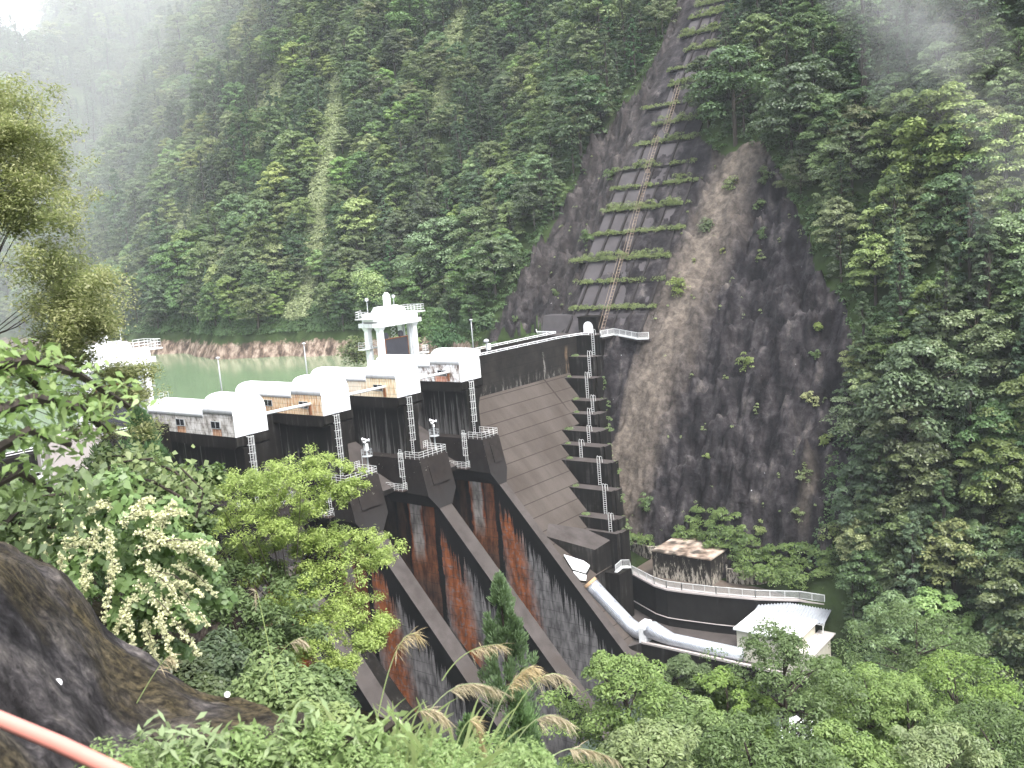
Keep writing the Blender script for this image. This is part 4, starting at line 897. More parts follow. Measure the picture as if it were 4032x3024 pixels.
pick = np.where((rdg < -.16) & (rnd > .45) & (Y > 60), 4, pick)
pick = np.where((Y < -12) & (rnd > .30) & (rnd < .52), 5, pick)
pick = np.where((kindn > .12) & (rnd > .35), 5 + (rnd > .7), pick); pick = np.where((kindn < -.22) & (rnd > .55), 4, pick)
scl = R.uniform(.68, 1.25, N) * np.where(R.uniform(size=N) < .14, 1.4, 1.0) * np.where((Y < -10) & (Z < 5), .95, 1.0); rot = R.uniform(0, 6.283, N)
infr = (PX > 60) & (PX < 3990) & (PY > 40) & (PY < 2650)
near_ = [i for i in order if infr[i]][:285]; nearset = set(near_)
ADJ = {0: 'green', 1: 'dark green', 2: 'pale green', 3: 'dark'}
for i in near_:
    me, tme, j, mat, kd = PR[pick[i]]
    a_, b_ = PX[i] / 1.8228, PY[i] / 1.8228
    if Y[i] < 2:
        if b_ < 170: zone = 'high right of the topmost concrete shelves' if a_ < 1850 else 'high on the slope under the upper right mist'
        elif b_ < 420: zone = 'just above the bare cliff top, right of the shelves' if a_ < 1800 else ('right of the upper cliff' if a_ < 2020 else 'at the right edge, level with the upper shelves')
        elif b_ < 760: zone = 'bordering the right side of the bare cliff' if a_ < 1940 else 'near the right edge, level with the crest rail'
        elif b_ < 1060: zone = 'bordering the lower right side of the bare cliff' if a_ < 1980 else 'near the right edge, level with the stepped abutment'
        elif b_ < 1300: zone = 'right of the valve chamber and fence end' if a_ < 1980 else 'near the right edge, level with the valve chamber'
        else: zone = 'below right of the pump house'
    else:
        if b_ < 200: zone = 'high left of the topmost concrete shelves'
        elif b_ < 420: zone = 'left of the middle shelves, beyond the bare rock' if a_ > 1050 else 'high above the gate tower'
        elif b_ < 620: zone = 'beside the bare rock above the crest wall' if a_ > 950 else 'on the slope above the gate tower'
        else: zone = 'low behind the gate tower and crest lamp'
    kn = 'conifer' if kd == 'cone' else 'leafy tree'; nm = 'conifer_tree' if kd == 'cone' else 'broadleaf_tree'
    t = thing(nm, '%s %s %s' % (ADJ[mat], kn, zone), 'tree', (X[i], Y[i], Z[i] - .3), rot[i], group='%s %ss %s' % (ADJ[mat], kn, zone))
    t.scale = (scl[i],) * 3
    obj('crown', me, t); obj('trunk', tme, t)
# the rest of the far wood: one mass
far = np.array([i for i in range(N) if i not in nearset])
pc = bpy.data.collections.new('wood_sources')
for k, p in enumerate(PR):
    q = bpy.data.objects.new('tree_source_%d' % k, p[2]); pc.objects.link(q)
me = bpy.data.meshes.new('forest'); me.vertices.add(len(far)); me.vertices.foreach_set('co', np.stack([X[far], Y[far], Z[far] - .3], -1).astype(np.float32).ravel())
for nm, ty, val in (('pick', 'INT', pick[far].astype(np.int32)), ('scl', 'FLOAT', scl[far].astype(np.float32))):
    a = me.attributes.new(nm, ty, 'POINT'); a.data.foreach_set('value', val)
a = me.attributes.new('rot', 'FLOAT_VECTOR', 'POINT'); a.data.foreach_set('vector', np.stack([R.uniform(-.08, .08, len(far)), R.uniform(-.08, .08, len(far)), rot[far]], -1).astype(np.float32).ravel())
fo = obj('forest', me); tag(fo, 'dense misty wood covering the far mountainsides', kind='stuff')
def scatter_group(coll):
    g = bpy.data.node_groups.new('scatter', 'GeometryNodeTree'); g.is_modifier = True
    g.interface.new_socket('Geometry', in_out='INPUT', socket_type='NodeSocketGeometry'); g.interface.new_socket('Geometry', in_out='OUTPUT', socket_type='NodeSocketGeometry')
    n = g.nodes; l = g.links; gi = n.new('NodeGroupInput'); go = n.new('NodeGroupOutput'); ip = n.new('GeometryNodeInstanceOnPoints'); ci = n.new('GeometryNodeCollectionInfo')
    ci.inputs['Collection'].default_value = coll; ci.inputs['Separate Children'].default_value = True; ci.inputs['Reset Children'].default_value = True
    def na(nm, ty):
        x = n.new('GeometryNodeInputNamedAttribute'); x.data_type = ty; x.inputs['Name'].default_value = nm; return x.outputs[0]
    l.new(gi.outputs[0], ip.inputs['Points']); l.new(ci.outputs[0], ip.inputs['Instance']); ip.inputs['Pick Instance'].default_value = True
    l.new(na('pick', 'INT'), ip.inputs['Instance Index']); l.new(na('rot', 'FLOAT_VECTOR'), ip.inputs['Rotation']); l.new(na('scl', 'FLOAT'), ip.inputs['Scale']); l.new(ip.outputs[0], go.inputs[0])
    return g
md = fo.modifiers.new('scatter', 'NODES'); md.node_group = scatter_group(pc)
print('TREES', N, 'far', len(far))
# undergrowth sheet of leaves over the forested slopes, so no bare soil shows between crowns
def cover(name, pts, nr, L, W, mat, label, seed=1, rc=.8, per=30, flat=.5, kind='stuff'):
    R = np.random.default_rng(seed); C = np.asarray(pts, float); r = rc * R.uniform(.6, 1.3, len(C)); P, Nn = pads(C, r, per, R, flat)
    V, F = leafquads(P, Nn, L, W, R); o = obj(name, npmesh(name, V, F), None, mat); return tag(o, label, kind=kind)
SHELF = M_leaf('shelf_plant_leaves', (.14, .20, .045), (.25, .31, .08), (.09, .14, .035), .3, .5, .3, 0)
VINE = M_leaf('vine_leaves', (.10, .17, .035), (.18, .26, .06), (.06, .12, .03), .3, .42, .4, 0)
pts = []
R2 = np.random.default_rng(5)
for z, (ya, yb) in zip(SHZ, SHY):
    n = int((yb - ya) * 4.2); den = R2.uniform(.45, 1.0)
    if z > 60: den = 1.1
    if z in (12.0 + 4.4, 21.6, 26.4): den = 1.2
    for k in range(n):
        y = R2.uniform(ya - .8, yb + .8)
        if R2.uniform() < den * (.6 + .8 * vn(y / 1.8, z, 0, 3)): pts.append((fx(z) - R2.uniform(.0, .9), y, z + R2.uniform(.0, .5)))
for z, ya, yb, n in ((16.4, -7, 14, 60), (26.4, -7, 11, 60), (35.2, 3, 9, 16), (31.1, -7, -4, 10), (40.5, -5, 8, 26), (44.7, -5, 6, 26), (53.6, -4, 6, 30), (61.8, -4, 5, 26), (65.9, -7, 8, 50), (70.2, -9, 7, 60), (73.2, -8, 7, 50)):
    for k in range(n): pts.append((fx(z) - R2.uniform(-.6, .9), R2.uniform(ya, yb), z + R2.uniform(.2, 1.5)))
cover('shelf_plants', pts, 0, .26, .15, SHELF, 'low yellow green plants growing along the concrete shelves', 3, .78, 70, .8)

R4 = np.random.default_rng(15); pts = []
for ch, wd in CHUTES:
    c = np.array(ch)
    for k in range(int((c[-1, 1] - c[0, 1]) * wd / 5)):
        b = R4.uniform(c[0, 1], c[-1, 1]); a = np.interp(b, c[:, 1], c[:, 0]) + R4.uniform(-1, 1) * wd * 1.3; q = onhill(a, b); pts.append((q.x - .3, q.y, q.z + R4.uniform(0, 1.2)))
GCH = M_leaf('grassy_chute_leaves', (.26, .33, .09), (.38, .45, .15), (.18, .25, .06), .3, .5, .3, 0)
cover('grassy_gully_cover', pts, 0, .6, .3, GCH, 'pale grass and scrub filling open gullies that run down the far forested slope', 16, 1.5, 46, .6)

R5 = np.random.default_rng(19); n = 5200; qx = R5.uniform(62, 156, n); qy = R5.uniform(-63, 45, n); qz = hillbase(qx, qy)
k_ = ~in_poly(qy, qz, BARE) & ~((qy > -53) & (qy < 12) & (qz < -24)) & ~((qy > -10) & (qy < 22) & (qz < 6)) & ((qx - 72) * .766 + (qy + 102) * -.0 > 0)
UG = [(x - .4, y, surf(x, y) + .3) for x, y in zip(qx[k_], qy[k_])]
qy = R5.uniform(40, 330, 5200); u_ = R5.uniform(0, 1, 5200); 
for y, u in zip(qy, u_):
    X0 = float(np.interp(y, YT, XT)); z_ = 1.5 + 7 * u
    x = X0 - 12
    UG.append((x, y, z_))
UGs = np.array(UG); lo = UGs[:, 1] > 46
xs_ = np.arange(60, 150, .5)
for i in np.where(lo)[0]:
    h = hillbase(xs_, np.full_like(xs_, UGs[i, 1])); k = int(np.argmax(h > UGs[i, 2])); UGs[i, 0] = xs_[k] - .3
yb_ = R5.uniform(-125, -52, 2600); xb_ = R5.uniform(44, 84, 2600); yb_[:500] = R5.uniform(-62, -50, 500); xb_[:500] = R5.uniform(60, 76, 500); zb_ = hillbase(xb_, yb_); kb = (zb_ > -46) & (zb_ < 12) & ~((xb_ < 62) & (yb_ > -57)); UGs = np.vstack([UGs, np.stack([xb_[kb], yb_[kb], zb_[kb] + .4], -1)])
cover('undergrowth', UGs, 0, .45, .28, LG[1], 'low leafy undergrowth between the forest trees and along the shore', 20, 1.0, 36, .6)

# ------------------------------------------------------------------ plants on the cliff, terrace and abutment
def shrub(name, p, r, label, mat, seed, tall=1.0, L=.30, W=.19, per=44, n=None, group=None, cat='shrub'):
    """leafy crown of radius r hugging the point p, on short stems"""
    R = np.random.default_rng(seed); n = n or max(6, int(9 * r))
    d = unit(R.normal(size=(n, 3))); C = d * R.uniform(.2, .85, (n, 1)) * np.array([r * .8, r, r * tall]); C[:, 2] += r * tall * .55
    P, Nn = pads(C, r * R.uniform(.28, .5, n), per, R, .55); V, F = leafquads(P, Nn, L, W, R)
    t = thing(name, label, cat, p, 0, group); obj('foliage', npmesh('foliage', V, F), t, mat)
    m = MB()
    for c in C[::2]: m.tube([(.6, 0, -.5), (.2, c[1] * .4, max(0, c[2] * .4)), tuple(c)], [.07, .05, .02], 4)
    m.build('stem', BARK, t); return t
PALEL = M_leaf('yellow_green_leaves', (.26, .30, .06), (.40, .42, .12), None, .35, .45, .4, 0)
GRL = M_leaf('shrub_leaves', (.07, .13, .035), (.13, .20, .055), (.05, .09, .03), .3, .42, .45, .1)
CL = [(1527, 482, 2.2, 'round dark green bush high on the cliff just right of the pale streak', GRL), (1463, 612, 2.6, 'small yellowish tree leaning out at the left edge of the cliff face', SHELF),
      (1562, 538, 1.0, 'pale yellow sprig on the upper cliff below the round dark bush', PALEL), (1655, 372, 2.0, 'leafy bush at the top of the hanging plant column on the cliff', GRL), (1642, 440, 1.7, 'bush second from the top in the hanging plant column', GRL),
      (1648, 500, 1.5, 'bush third from the top in the hanging plant column', GRL), (1643, 550, 1.3, 'yellowish bush at the foot of the hanging plant column', SHELF), (1613, 776, 1.9, 'yellow green bush in the middle of the dark cliff face', SHELF),
      (1767, 705, 1.3, 'upper small bush near the right edge of the cliff', SHELF), (1764, 765, 1.2, 'lower small bush near the right edge of the cliff', GRL), (1748, 862, 1.6, 'bright green lone bush on the dark right half of the cliff', PALEL),
      (1785, 948, 1.4, 'orange tinged bush low near the right edge of the cliff', SHELF), (1738, 1022, 1.5, 'upright pale bush on the lower right of the cliff', SHELF), (1727, 1105, 1.6, 'flat yellowish bush just above the foot of the cliff', SHELF),
      (1645, 1140, 1.8, 'dry looking yellow green bush at the cliff foot right of the vine mound', SHELF), (1400, 1080, 1.8, 'green bush low on the pale part of the cliff above the terrace', GRL), (1200, 628, 1.3, 'small bush on bare rock left of the tunnel portal', GRL),
      (1320, 370, 2.2, 'green bush at the left end of a middle shelf', GRL), (1270, 505, 2.2, 'green bush at the left end of a lower shelf', GRL), (1115, 685, 1.0, 'low bush on the rock at the far end of the crest wall', GRL),
      (1523, 920, .9, 'thin tuft of plants in the middle of the lower cliff', SHELF), (1527, 985, .8, 'lower thin tuft of plants on the lower cliff', SHELF), (1500, 560, 1.0, 'tiny bush beside the pale streak on the cliff', PALEL),
      (1580, 390, 2.2, 'bush at the cliff crown where the shelves end', SHELF), (1800, 1150, 2.2, 'yellow bush at the lower right cliff corner', SHELF)]
for i, (a, b, r, lb, mt) in enumerate(CL):
    p = onsurf(a, b + r * 9); shrub('cliff_shrub', p, r, lb, mt, 100 + i, 1.05, .34, .22, 40, group='shrubs growing on the bare cliff')
R6 = np.random.default_rng(33); tf = []
for k in range(70):
    a, b = R6.uniform(1330, 1860), R6.uniform(350, 1160)
    q = onsurf(a, b)
    if in_poly(np.array(q.y), np.array(hillbase(q.x, q.y)), BARE) and q.y < -9:
        for j in range(int(R6.integers(1, 6))): tf.append((q.x - .3, q.y + R6.uniform(-.3, .3), q.z - .55 * j))
for k in range(46):
    a, b = R6.uniform(1090, 1300), R6.uniform(330, 700); q = onsurf(a, b)
    if q.y > 12.5: tf.append((q.x - .3, q.y, q.z + .2))
cover('cliff_tufts', tf, 0, .24, .15, SHELF, 'small scattered tufts of plants rooted in the bare cliff', 34, .34, 40, .8)
# vines and weeds round the works
def hillpts(poly, n, R, lift=.2):
    xs = [p[0] for p in poly]; ys = [p[1] for p in poly]; out = []
    while len(out) < n:
        a, b = R.uniform(min(xs), max(xs)), R.uniform(min(ys), max(ys))
        if in_poly(np.array(a), np.array(b), poly): q = onsurf(a, b); out.append((q.x - lift, q.y - lift, q.z + lift))
    return out
R3 = np.random.default_rng(8)
cover('vine_cover', hillpts([(1440, 1165), (1500, 1098), (1580, 1105), (1610, 1150), (1640, 1180), (1790, 1180), (1795, 1250), (1760, 1260), (1580, 1215), (1560, 1190), (1450, 1175)], 190, R3, .8) +
      [(60.5 + R3.uniform(0, 3.5), R3.uniform(-53, -37), -32.4 + R3.uniform(0, 1.8)) for _ in range(90)] + [(69 + R3.uniform(-2.5, 1.5), R3.uniform(-34, -24), -29.4 + R3.uniform(0, 1.2)) for _ in range(60)] +
      [(67.5 + R3.uniform(-1, 2), R3.uniform(-27, -12), -31.8 + R3.uniform(-.3, 1.4)) for _ in range(50)], 0, .26, .19, VINE, 'bright green vines draped over the cliff foot and the low wall', 12, .95, 120)
cover('step_weeds', [(RE[i] + R3.uniform(-.4, 1.0), BL[i][1] + R3.uniform(-.5, 1.0), BL[i][2] - R3.uniform(-.3, 3.0)) for i in range(2, 11) for _ in range(9)] + [(x + .6 + R3.uniform(0, .8), 4.6 - R3.uniform(0, .8) if i < 2 else (z + 4.4) / 1.11 + 5 - R3.uniform(.2, 1.2), z + .1) for i, (x, y, z) in enumerate(BL[1:10]) for _ in range(2 if i % 2 else 4)], 0, .30, .2, VINE, 'yellow green weeds along the edges of the stepped abutment', 13, .55, 46)
# bushes at the water edge behind the gate tower
for i, (a, b, tt, r, lb, mt) in enumerate([(765, 745, 196, 4.2, 'rounded bush at the water edge left of the gate tower legs', LG[0]), (870, 740, 190, 4.0, 'bright bush seen between the legs of the gate tower', LG[2]), (800, 600, 215, 5.0, 'pale green rounded tree rising behind the gate tower roof', LG[2]),
                                           (960, 720, 190, 4.5, 'dark bush behind the flaking gate house', LG[3]), (900, 690, 205, 6, 'green tree between the gate tower and the lamp post', LG[0]), (1050, 690, 190, 2.2, 'small dark tree at the edge of bare rock behind the crest wall', LG[3])]):
    q = at(a, b, tt); q.z = max(q.z, -4.5) - r * .8; shrub('shore_bush', q, r, lb, mt, 300 + i, .9, .45, .3, 60, 46, cat='bush')

# ------------------------------------------------------------------ trees of the near bank
def bigtree(name, top, H_, R0, label, mat, seed, nc=120, per=120, L=.17, W=.085, flat=.40, kind='round', z0f=.25, bark=BARK, up=.8, cat='tree'):
    top = Vector(top); V, F, C = crown(seed, R0, H_ * (1 - z0f), H_ * z0f, nc, per, L, W, flat, kind, up, .62)
    t = thing(name, label, cat, (top.x, top.y, top.z - H_)); obj('crown', npmesh('crown', V, F), t, mat)
    tm = trunkmesh(H_, .10 + R0 * .025, C, seed); tm.tube([(0, 0, -8), (0, 0, 0)], .12 + R0 * .03, 7)
    tm.build('trunk', bark, t); return t
NL = [M_leaf('near_tree_leaves', (.115, .20, .03), (.21, .31, .06), (.06, .12, .02), .3, .45, .3, .0), M_leaf('near_dark_leaves', (.07, .125, .024), (.125, .20, .045), (.045, .08, .02), .3, .45, .3, .0),
      M_leaf('near_yellow_green_leaves', (.17, .25, .05), (.26, .34, .08), (.10, .17, .04), .35, .42, .4, .0)]
for i, (a, b, tt, H_, R0, lb, mi) in enumerate([
    (1345, 1435, 46, 8.5, 2.9, 'light green tree in front of the foot of the last training wall', 0), (1690, 1375, 50, 11, 3.3, 'tall darker tree standing in front of the white roofed pump house', 1),
    (1500, 1560, 42, 7, 3.0, 'light green tree at the bottom right of centre', 0), (1880, 1475, 52, 9, 3.6, 'green tree lower right beside the white water', 0),
    (1620, 1590, 36, 6, 2.6, 'dark tree at the bottom between two lighter ones', 1), (2060, 1440, 56, 10, 4.0, 'leafy tree near the lower right corner', 0),
    (2010, 1600, 40, 7, 2.8, 'yellow green tree at the bottom right corner edge', 2), (1980, 1330, 68, 10, 3.6, 'round leafy tree right of the pump house annex', 1), (2160, 1560, 44, 8, 3.2, 'tree cut off by the right edge near the bottom', 1),
    (1400, 1590, 34, 6, 2.2, 'pale green sapling at the bottom beside the feathery grass', 2), (1480, 1440, 52, 9, 2.2, 'slim dark tree between the wall foot and the pump house', 1), (1800, 1590, 40, 6, 2.2, 'small tree at the bottom edge below the white water', 0), (1790, 1440, 58, 9, 2.2, 'slim tree between the pump house and the white water', 1), (1570, 1470, 50, 9, 2.2, 'tree filling the gap left of the tall darker tree', 0), (1960, 1500, 50, 8, 2.6, 'green tree between the white water and the right corner', 0)]):
    bigtree('bank_tree', at(a, b - 12, tt), H_, R0 * 1.18, lb, NL[mi], 400 + i, 130, 130, .21, .085, .6, 'round')
# bright layered maple
MAPL = M_leaf('maple_leaves', (.32, .44, .06), (.46, .58, .11), (.20, .30, .05), .5, .4, .4, 0)
def pad_tree(name, base, padlist, label, mat, L, W, per, seed, trunk_r=.14, flat=.28, cat='tree', npd=9):
    """padlist: (px, py, depth, radius m) flat leafy pads; limbs run from the trunk to each"""
    R = np.random.default_rng(seed); C = []; rc = []
    for (a, b, tt, r) in padlist:
        c = at(a, b, tt)
        for k in range(npd): C.append(tuple(c + Vector((R.normal() * r * .62, R.normal() * r * .62, R.normal() * r * .24)))); rc.append(r * R.uniform(.2, .42) * (.62 if npd > 20 else 1))
    C = np.array(C); base = Vector(base); t = thing(name, label, cat, base); B = np.array(base)
    P, Nn = pads(C - B, np.array(rc), per, R, flat, 1.1, .4); P = P + R.normal(size=P.shape) * (.06 if npd > 20 else .09); V, F = leafquads(P, Nn, L, W, R, .2); obj('foliage', npmesh('foliage', V, F), t, mat)
    m = MB(); cen = Vector(C.mean(0)) - base; fork = cen * .55; fork.z = cen.z * .6; m.tube([(0, 0, -2.5), (0, 0, 0), tuple(fork * .5 + Vector((.1, .1, .1))), tuple(fork)], [trunk_r, trunk_r * .9, trunk_r * .7, trunk_r * .55], 7)
    for i in range(0, len(C), max(6, len(C) // 28)):
        c = Vector(C[i]) - base; q = fork.lerp(c, .5) + Vector((0, 0, -.15)); m.tube([tuple(fork), tuple(q), tuple(c)], [trunk_r * .35, trunk_r * .2, trunk_r * .06], 5)
    m.build('trunk', BARK, t); return t
pad_tree('maple_tree', at(610, 1560, 27), [(520, 1040, 27, .9), (600, 1020, 27, 1.0), (690, 1010, 27.5, .9), (560, 1100, 26.5, .9), (650, 1095, 27, .9), (470, 1130, 27, .6), (740, 1170, 27, .8), (800, 1200, 27, .7), (700, 1230, 26.5, .8),
    (640, 1290, 26, .7), (760, 1300, 26.5, .8), (700, 1340, 26, .7), (790, 1380, 26, .5), (600, 1180, 27.5, .8), (520, 1200, 28, .8), (730, 1440, 25, .5), (660, 1400, 25, .5), (815, 1350, 26.5, .35), (450, 1060, 27, .5), (570, 1050, 27.5, .7), (740, 1050, 27, .4), (600, 1140, 26.5, .6), (690, 1160, 27, .5), (560, 1240, 27.5, .5)],
    'bright yellow green maple spreading flat leafy tiers in front of the left piers', MAPL, .095, .034, 105, 21, .07, .34, 'tree', 30)
pad_tree('dark_bush_tree', at(560, 1620, 24), [(560, 1330, 24, .8), (500, 1280, 25, .8), (620, 1370, 24, .6), (520, 1400, 23, .6), (450, 1320, 24, .6), (560, 1450, 22, .5), (470, 1230, 26, .7), (640, 1240, 27, .6)], 'shadowed green tree under the bright maple', NL[1], .15, .06, 220, 22, .1, .4)
# young cedar with upright sprays
CED = M_leaf('cedar_sprays', (.10, .20, .055), (.17, .30, .09), (.07, .15, .045), .35, .6, .2, 0)
def cedar(name, top, H_, R0, label, seed, mat=CED, L=.20, W=.05, nc=120, per=75):
    R = np.random.default_rng(seed); h = R.uniform(0, 1, nc) ** .8; ph = R.uniform(0, 2 * np.pi, nc); prof = np.clip(1 - h, .02, 1) ** .7 * (1 + .35 * np.sin(ph * 3 + h * 9)); rad = R0 * prof * np.sqrt(R.uniform(.3, 1, nc))
    C = np.stack([rad * np.cos(ph), rad * np.sin(ph), H_ * (.08 + .9 * h)], -1); rc = R0 * R.uniform(.16, .28, nc) * (1.1 - .6 * h)
    d = unit(R.normal(size=(nc, per, 3))); off = d * rc[:, None, None] * R.uniform(.5, 1, (nc, per, 1)) * np.array([1, 1, 1.5]); P = (C[:, None] + off).reshape(-1, 3)
    ax = unit(d + np.array([0, 0, 1.6]) + np.stack([np.cos(ph), np.sin(ph), 0 * ph], -1)[:, None] * .5).reshape(-1, 3); side = unit(np.cross(ax, R.normal(size=ax.shape))); n = len(P); l = (L * R.uniform(.6, 1.4, n))[:, None]
    V = np.stack([P - ax * l * .5, P + side * W * .5, P + ax * l * .5, P - side * W * .5], 1).reshape(-1, 3); F = np.arange(4 * n).reshape(n, 4)
    top = Vector(top); t = thing(name, label, 'tree', (top.x, top.y, top.z - H_)); obj('foliage', npmesh('foliage', V, F), t, mat)
    MB().tube([(0, 0, -5), (0, 0, 0), (0, 0, H_ * .95)], [.12, .1, .02], 6).build('trunk', BARK, t); return t
cedar('young_cedar', at(1078, 1240, 30), 6.2, 1.15, 'young pointed cedar standing in front of the middle piers', 31)
cedar('young_cedar', at(1120, 1500, 30), 4.5, 1.3, 'dark lower cedar just below the pointed one, behind feathery grass', 32)
cedar('young_cedar', at(1010, 1545, 26), 3.2, .9, 'small cedar left of the dark lower one at the bottom', 33)
cedar('cedar_tree', at(300, 885, 52), 9, 2.3, 'soft green cedar left of the mouldy gate house', 34, M_leaf('soft_cedar', (.07, .14, .055), (.11, .20, .08), None, .2, .6, .2, 0), .30, .09, 170, 90)
cedar('cedar_tree', at(220, 960, 46), 8, 2.6, 'dark cedar behind the pale concrete block at the left', 35, LG[3], .30, .09, 150, 80)
# pale vine leaves in front of it
def spray(name, stems, label, mat, L, W, per, seed, spread=.25, cat='plant', stemmat=None, up=.7, droop=.2):
    """arching stems (lists of pixel, pixel, depth) with leaves along them"""
    R = np.random.default_rng(seed); t = thing(name, label, cat, at(*stems[0][0])); B = t.location.copy(); Ps = []; m = MB()
    for st in stems:
        q = [at(*s_) - B for s_ in st]; m.tube(q, [.012 + .006 * (len(q) - i) for i in range(len(q))], 5)
        for a, b in zip(q[:-1], q[1:]):
            for k in range(per): u = R.uniform(); Ps.append(np.array(a.lerp(b, u)) + R.normal(size=3) * spread * np.array([1, 1, .7]))
    P = np.array(Ps); N_ = unit(R.normal(size=P.shape) * .6 + np.array([0, 0, up]) - CF * .35); V, F = leafquads(P, N_, L, W, R, droop)
    obj('foliage', npmesh('foliage', V, F), t, mat); m.build('stem', stemmat or BARK, t); return t
BRT = M_leaf('fresh_leaves', (.20, .34, .06), (.34, .48, .12), (.13, .24, .05), .45, .35, .5, 0)
spray('vine_bush', [[(430, 1090, 20), (380, 1020, 20), (300, 985, 20), (240, 985, 20)], [(400, 1080, 19), (330, 1040, 19), (230, 1020, 19), (130, 1040, 19)], [(200, 1100, 18), (240, 1000, 18), (330, 990, 18)], [(420, 1130, 19), (440, 1060, 19), (390, 1010, 19)]], 'leafy vine bush with pale round leaves in front of the soft green cedar', NL[2], .15, .11, 60, 41, .25)
pad_tree('bush_tree', at(330, 1180, 22), [(330, 1080, 22, .9), (250, 1060, 22, .9), (400, 1130, 22, .8), (170, 1080, 21, .8), (420, 1040, 23, .6), (300, 1000, 24, .6), (90, 1120, 20, .7)], 'dense dark green bush behind the cream flowers', NL[1], .16, .09, 260, 42, .1, .6)
# yellow brown tree hanging in from the left
YB = M_leaf('yellow_brown_leaves', (.30, .33, .10), (.48, .48, .19), (.20, .25, .07), .55, .4, .45, 0)
R = np.random.default_rng(44); pl_ = []
for k in range(95):
    b_ = R.uniform(190, 800); lim = np.interp(b_, [150, 220, 300, 420, 560, 640, 720, 800], [30, 60, 95, 150, 200, 235, 220, 150]); a_ = lim - abs(R.normal()) * 95; pl_.append((a_, b_, 17.5 + R.uniform(-1.5, 1.5), R.uniform(.28, .5)))
pl_ += [(R.uniform(120, 320), R.uniform(800, 940), 18.5, .22) for k in range(14)]
pad_tree('overhanging_tree', at(-420, 1100, 17), pl_, 'yellow brown leafed tree hanging in from the left edge', YB, .075, .032, 75, 43, .05, .6)
spray('drooping_branch', [[(-60, 800, 5.0), (60, 775, 5.2), (170, 810, 5.5), (280, 880, 6)], [(-40, 900, 4.6), (70, 860, 4.9), (170, 880, 5.2), (230, 930, 5.6)], [(-60, 1000, 4.6), (60, 930, 4.8), (150, 960, 5.2)], [(-80, 1080, 4.8), (40, 1020, 5.0), (110, 1060, 5.2)], [(-60, 760, 5.2), (40, 800, 5.3), (100, 850, 5.5)]], 'drooping branch with big bright leaves close by at the left edge', BRT, .08, .034, 75, 44, .07, 'branch')
spray('leafy_undergrowth', [[(-40, 1180, 8), (60, 1080, 8.5), (170, 1060, 9)], [(-60, 1090, 8), (40, 1130, 8.5), (120, 1140, 9)]], 'broad green leaves crowding the left edge above the rock', NL[1], .10, .07, 170, 45, .2)
# flowering knotweed
KNL = M_leaf('knotweed_leaves', (.12, .22, .05), (.21, .33, .09), (.08, .15, .04), .4, .4, .45, 0); KNF = M_leaf('cream_flowers', (.66, .66, .34), (.82, .82, .50), None, .3, .7, .2, 0)
def knotweed():
    R = np.random.default_rng(51); base = at(300, 1330, 12.5); t = thing('knotweed', 'big knotweed bush covered in drooping cream flower sprays above the dark rock', 'flowering bush', base); B = np.array(base)
    C = []; rc = []
    for (a, b, r) in [(120, 1120, .45), (210, 1100, .5), (300, 1110, .55), (380, 1150, .5), (440, 1200, .4), (170, 1200, .5), (260, 1210, .6), (350, 1230, .55), (220, 1290, .5), (310, 1310, .5), (390, 1300, .4), (280, 1360, .35), (370, 1370, .3), (60, 1150, .4), (430, 1260, .35), (150, 1150, .5)]:
        c = np.array(at(a, b, 12.3 + R.uniform(-.3, .5)))
        for k in range(4): C.append(c + R.normal(size=3) * r * .4); rc.append(r * .55)
    P, N_ = pads(np.array(C) - B, np.array(rc), 85, R, .8, .6, .5); V, F = leafquads(P, N_ - CF * .4, .115, .08, R, .25); obj('foliage', npmesh('foliage', V, F), t, KNL)
    fl = []; m = MB()
    for (a, b, a2, b2) in [(215, 1130, 175, 1270), (240, 1090, 190, 1110), (290, 1190, 470, 1175), (250, 1210, 225, 1350), (300, 1210, 430, 1350), (320, 1230, 440, 1290), (330, 1160, 460, 1215), (300, 1260, 420, 1400), (350, 1290, 430, 1420), (330, 1130, 400, 1110), (260, 1130, 330, 1110), (180, 1130, 150, 1210),
                           (120, 1130, 100, 1200), (290, 1290, 250, 1370), (380, 1220, 470, 1290), (240, 1150, 240, 1260), (340, 1330, 380, 1440), (190, 1250, 170, 1330), (270, 1330, 290, 1400), (400, 1180, 470, 1230), (300, 1150, 390, 1190), (360, 1250, 450, 1350), (220, 1180, 160, 1180), (310, 1350, 340, 1430), (90, 1100, 60, 1190), (130, 1090, 110, 1150), (170, 1080, 200, 1070), (60, 1120, 40, 1180), (150, 1160, 130, 1240), (350, 1140, 380, 1085), (290, 1110, 330, 1080)]:
        tt = 11.6 + R.uniform(-.2, .2); p = at(a, b, tt) - base; q = at(a2, b2, tt) - base; mid = p.lerp(q, .5) + Vector((0, 0, .10)); m.tube([p, mid, q], [.008, .006, .003], 4)
        for k in range(62):
            u = R.uniform(); c = (p * (1 - u) ** 2 + mid * 2 * u * (1 - u) + q * u * u); dr = Vector(R.normal(size=3)).normalized(); ln = .085 * (1.1 - .6 * u)
            for j in range(9): fl.append(np.array(c + dr * ln * (j + .5) / 9) + R.normal(size=3) * .007)
    P = np.array(fl); V, F = leafquads(P, unit(R.normal(size=P.shape) - CF * .8), .034, .024, R, 0); obj('flower_spray', npmesh('flower_spray', V, F), t, KNF); m.build('stem', BROWN, t)
knotweed()
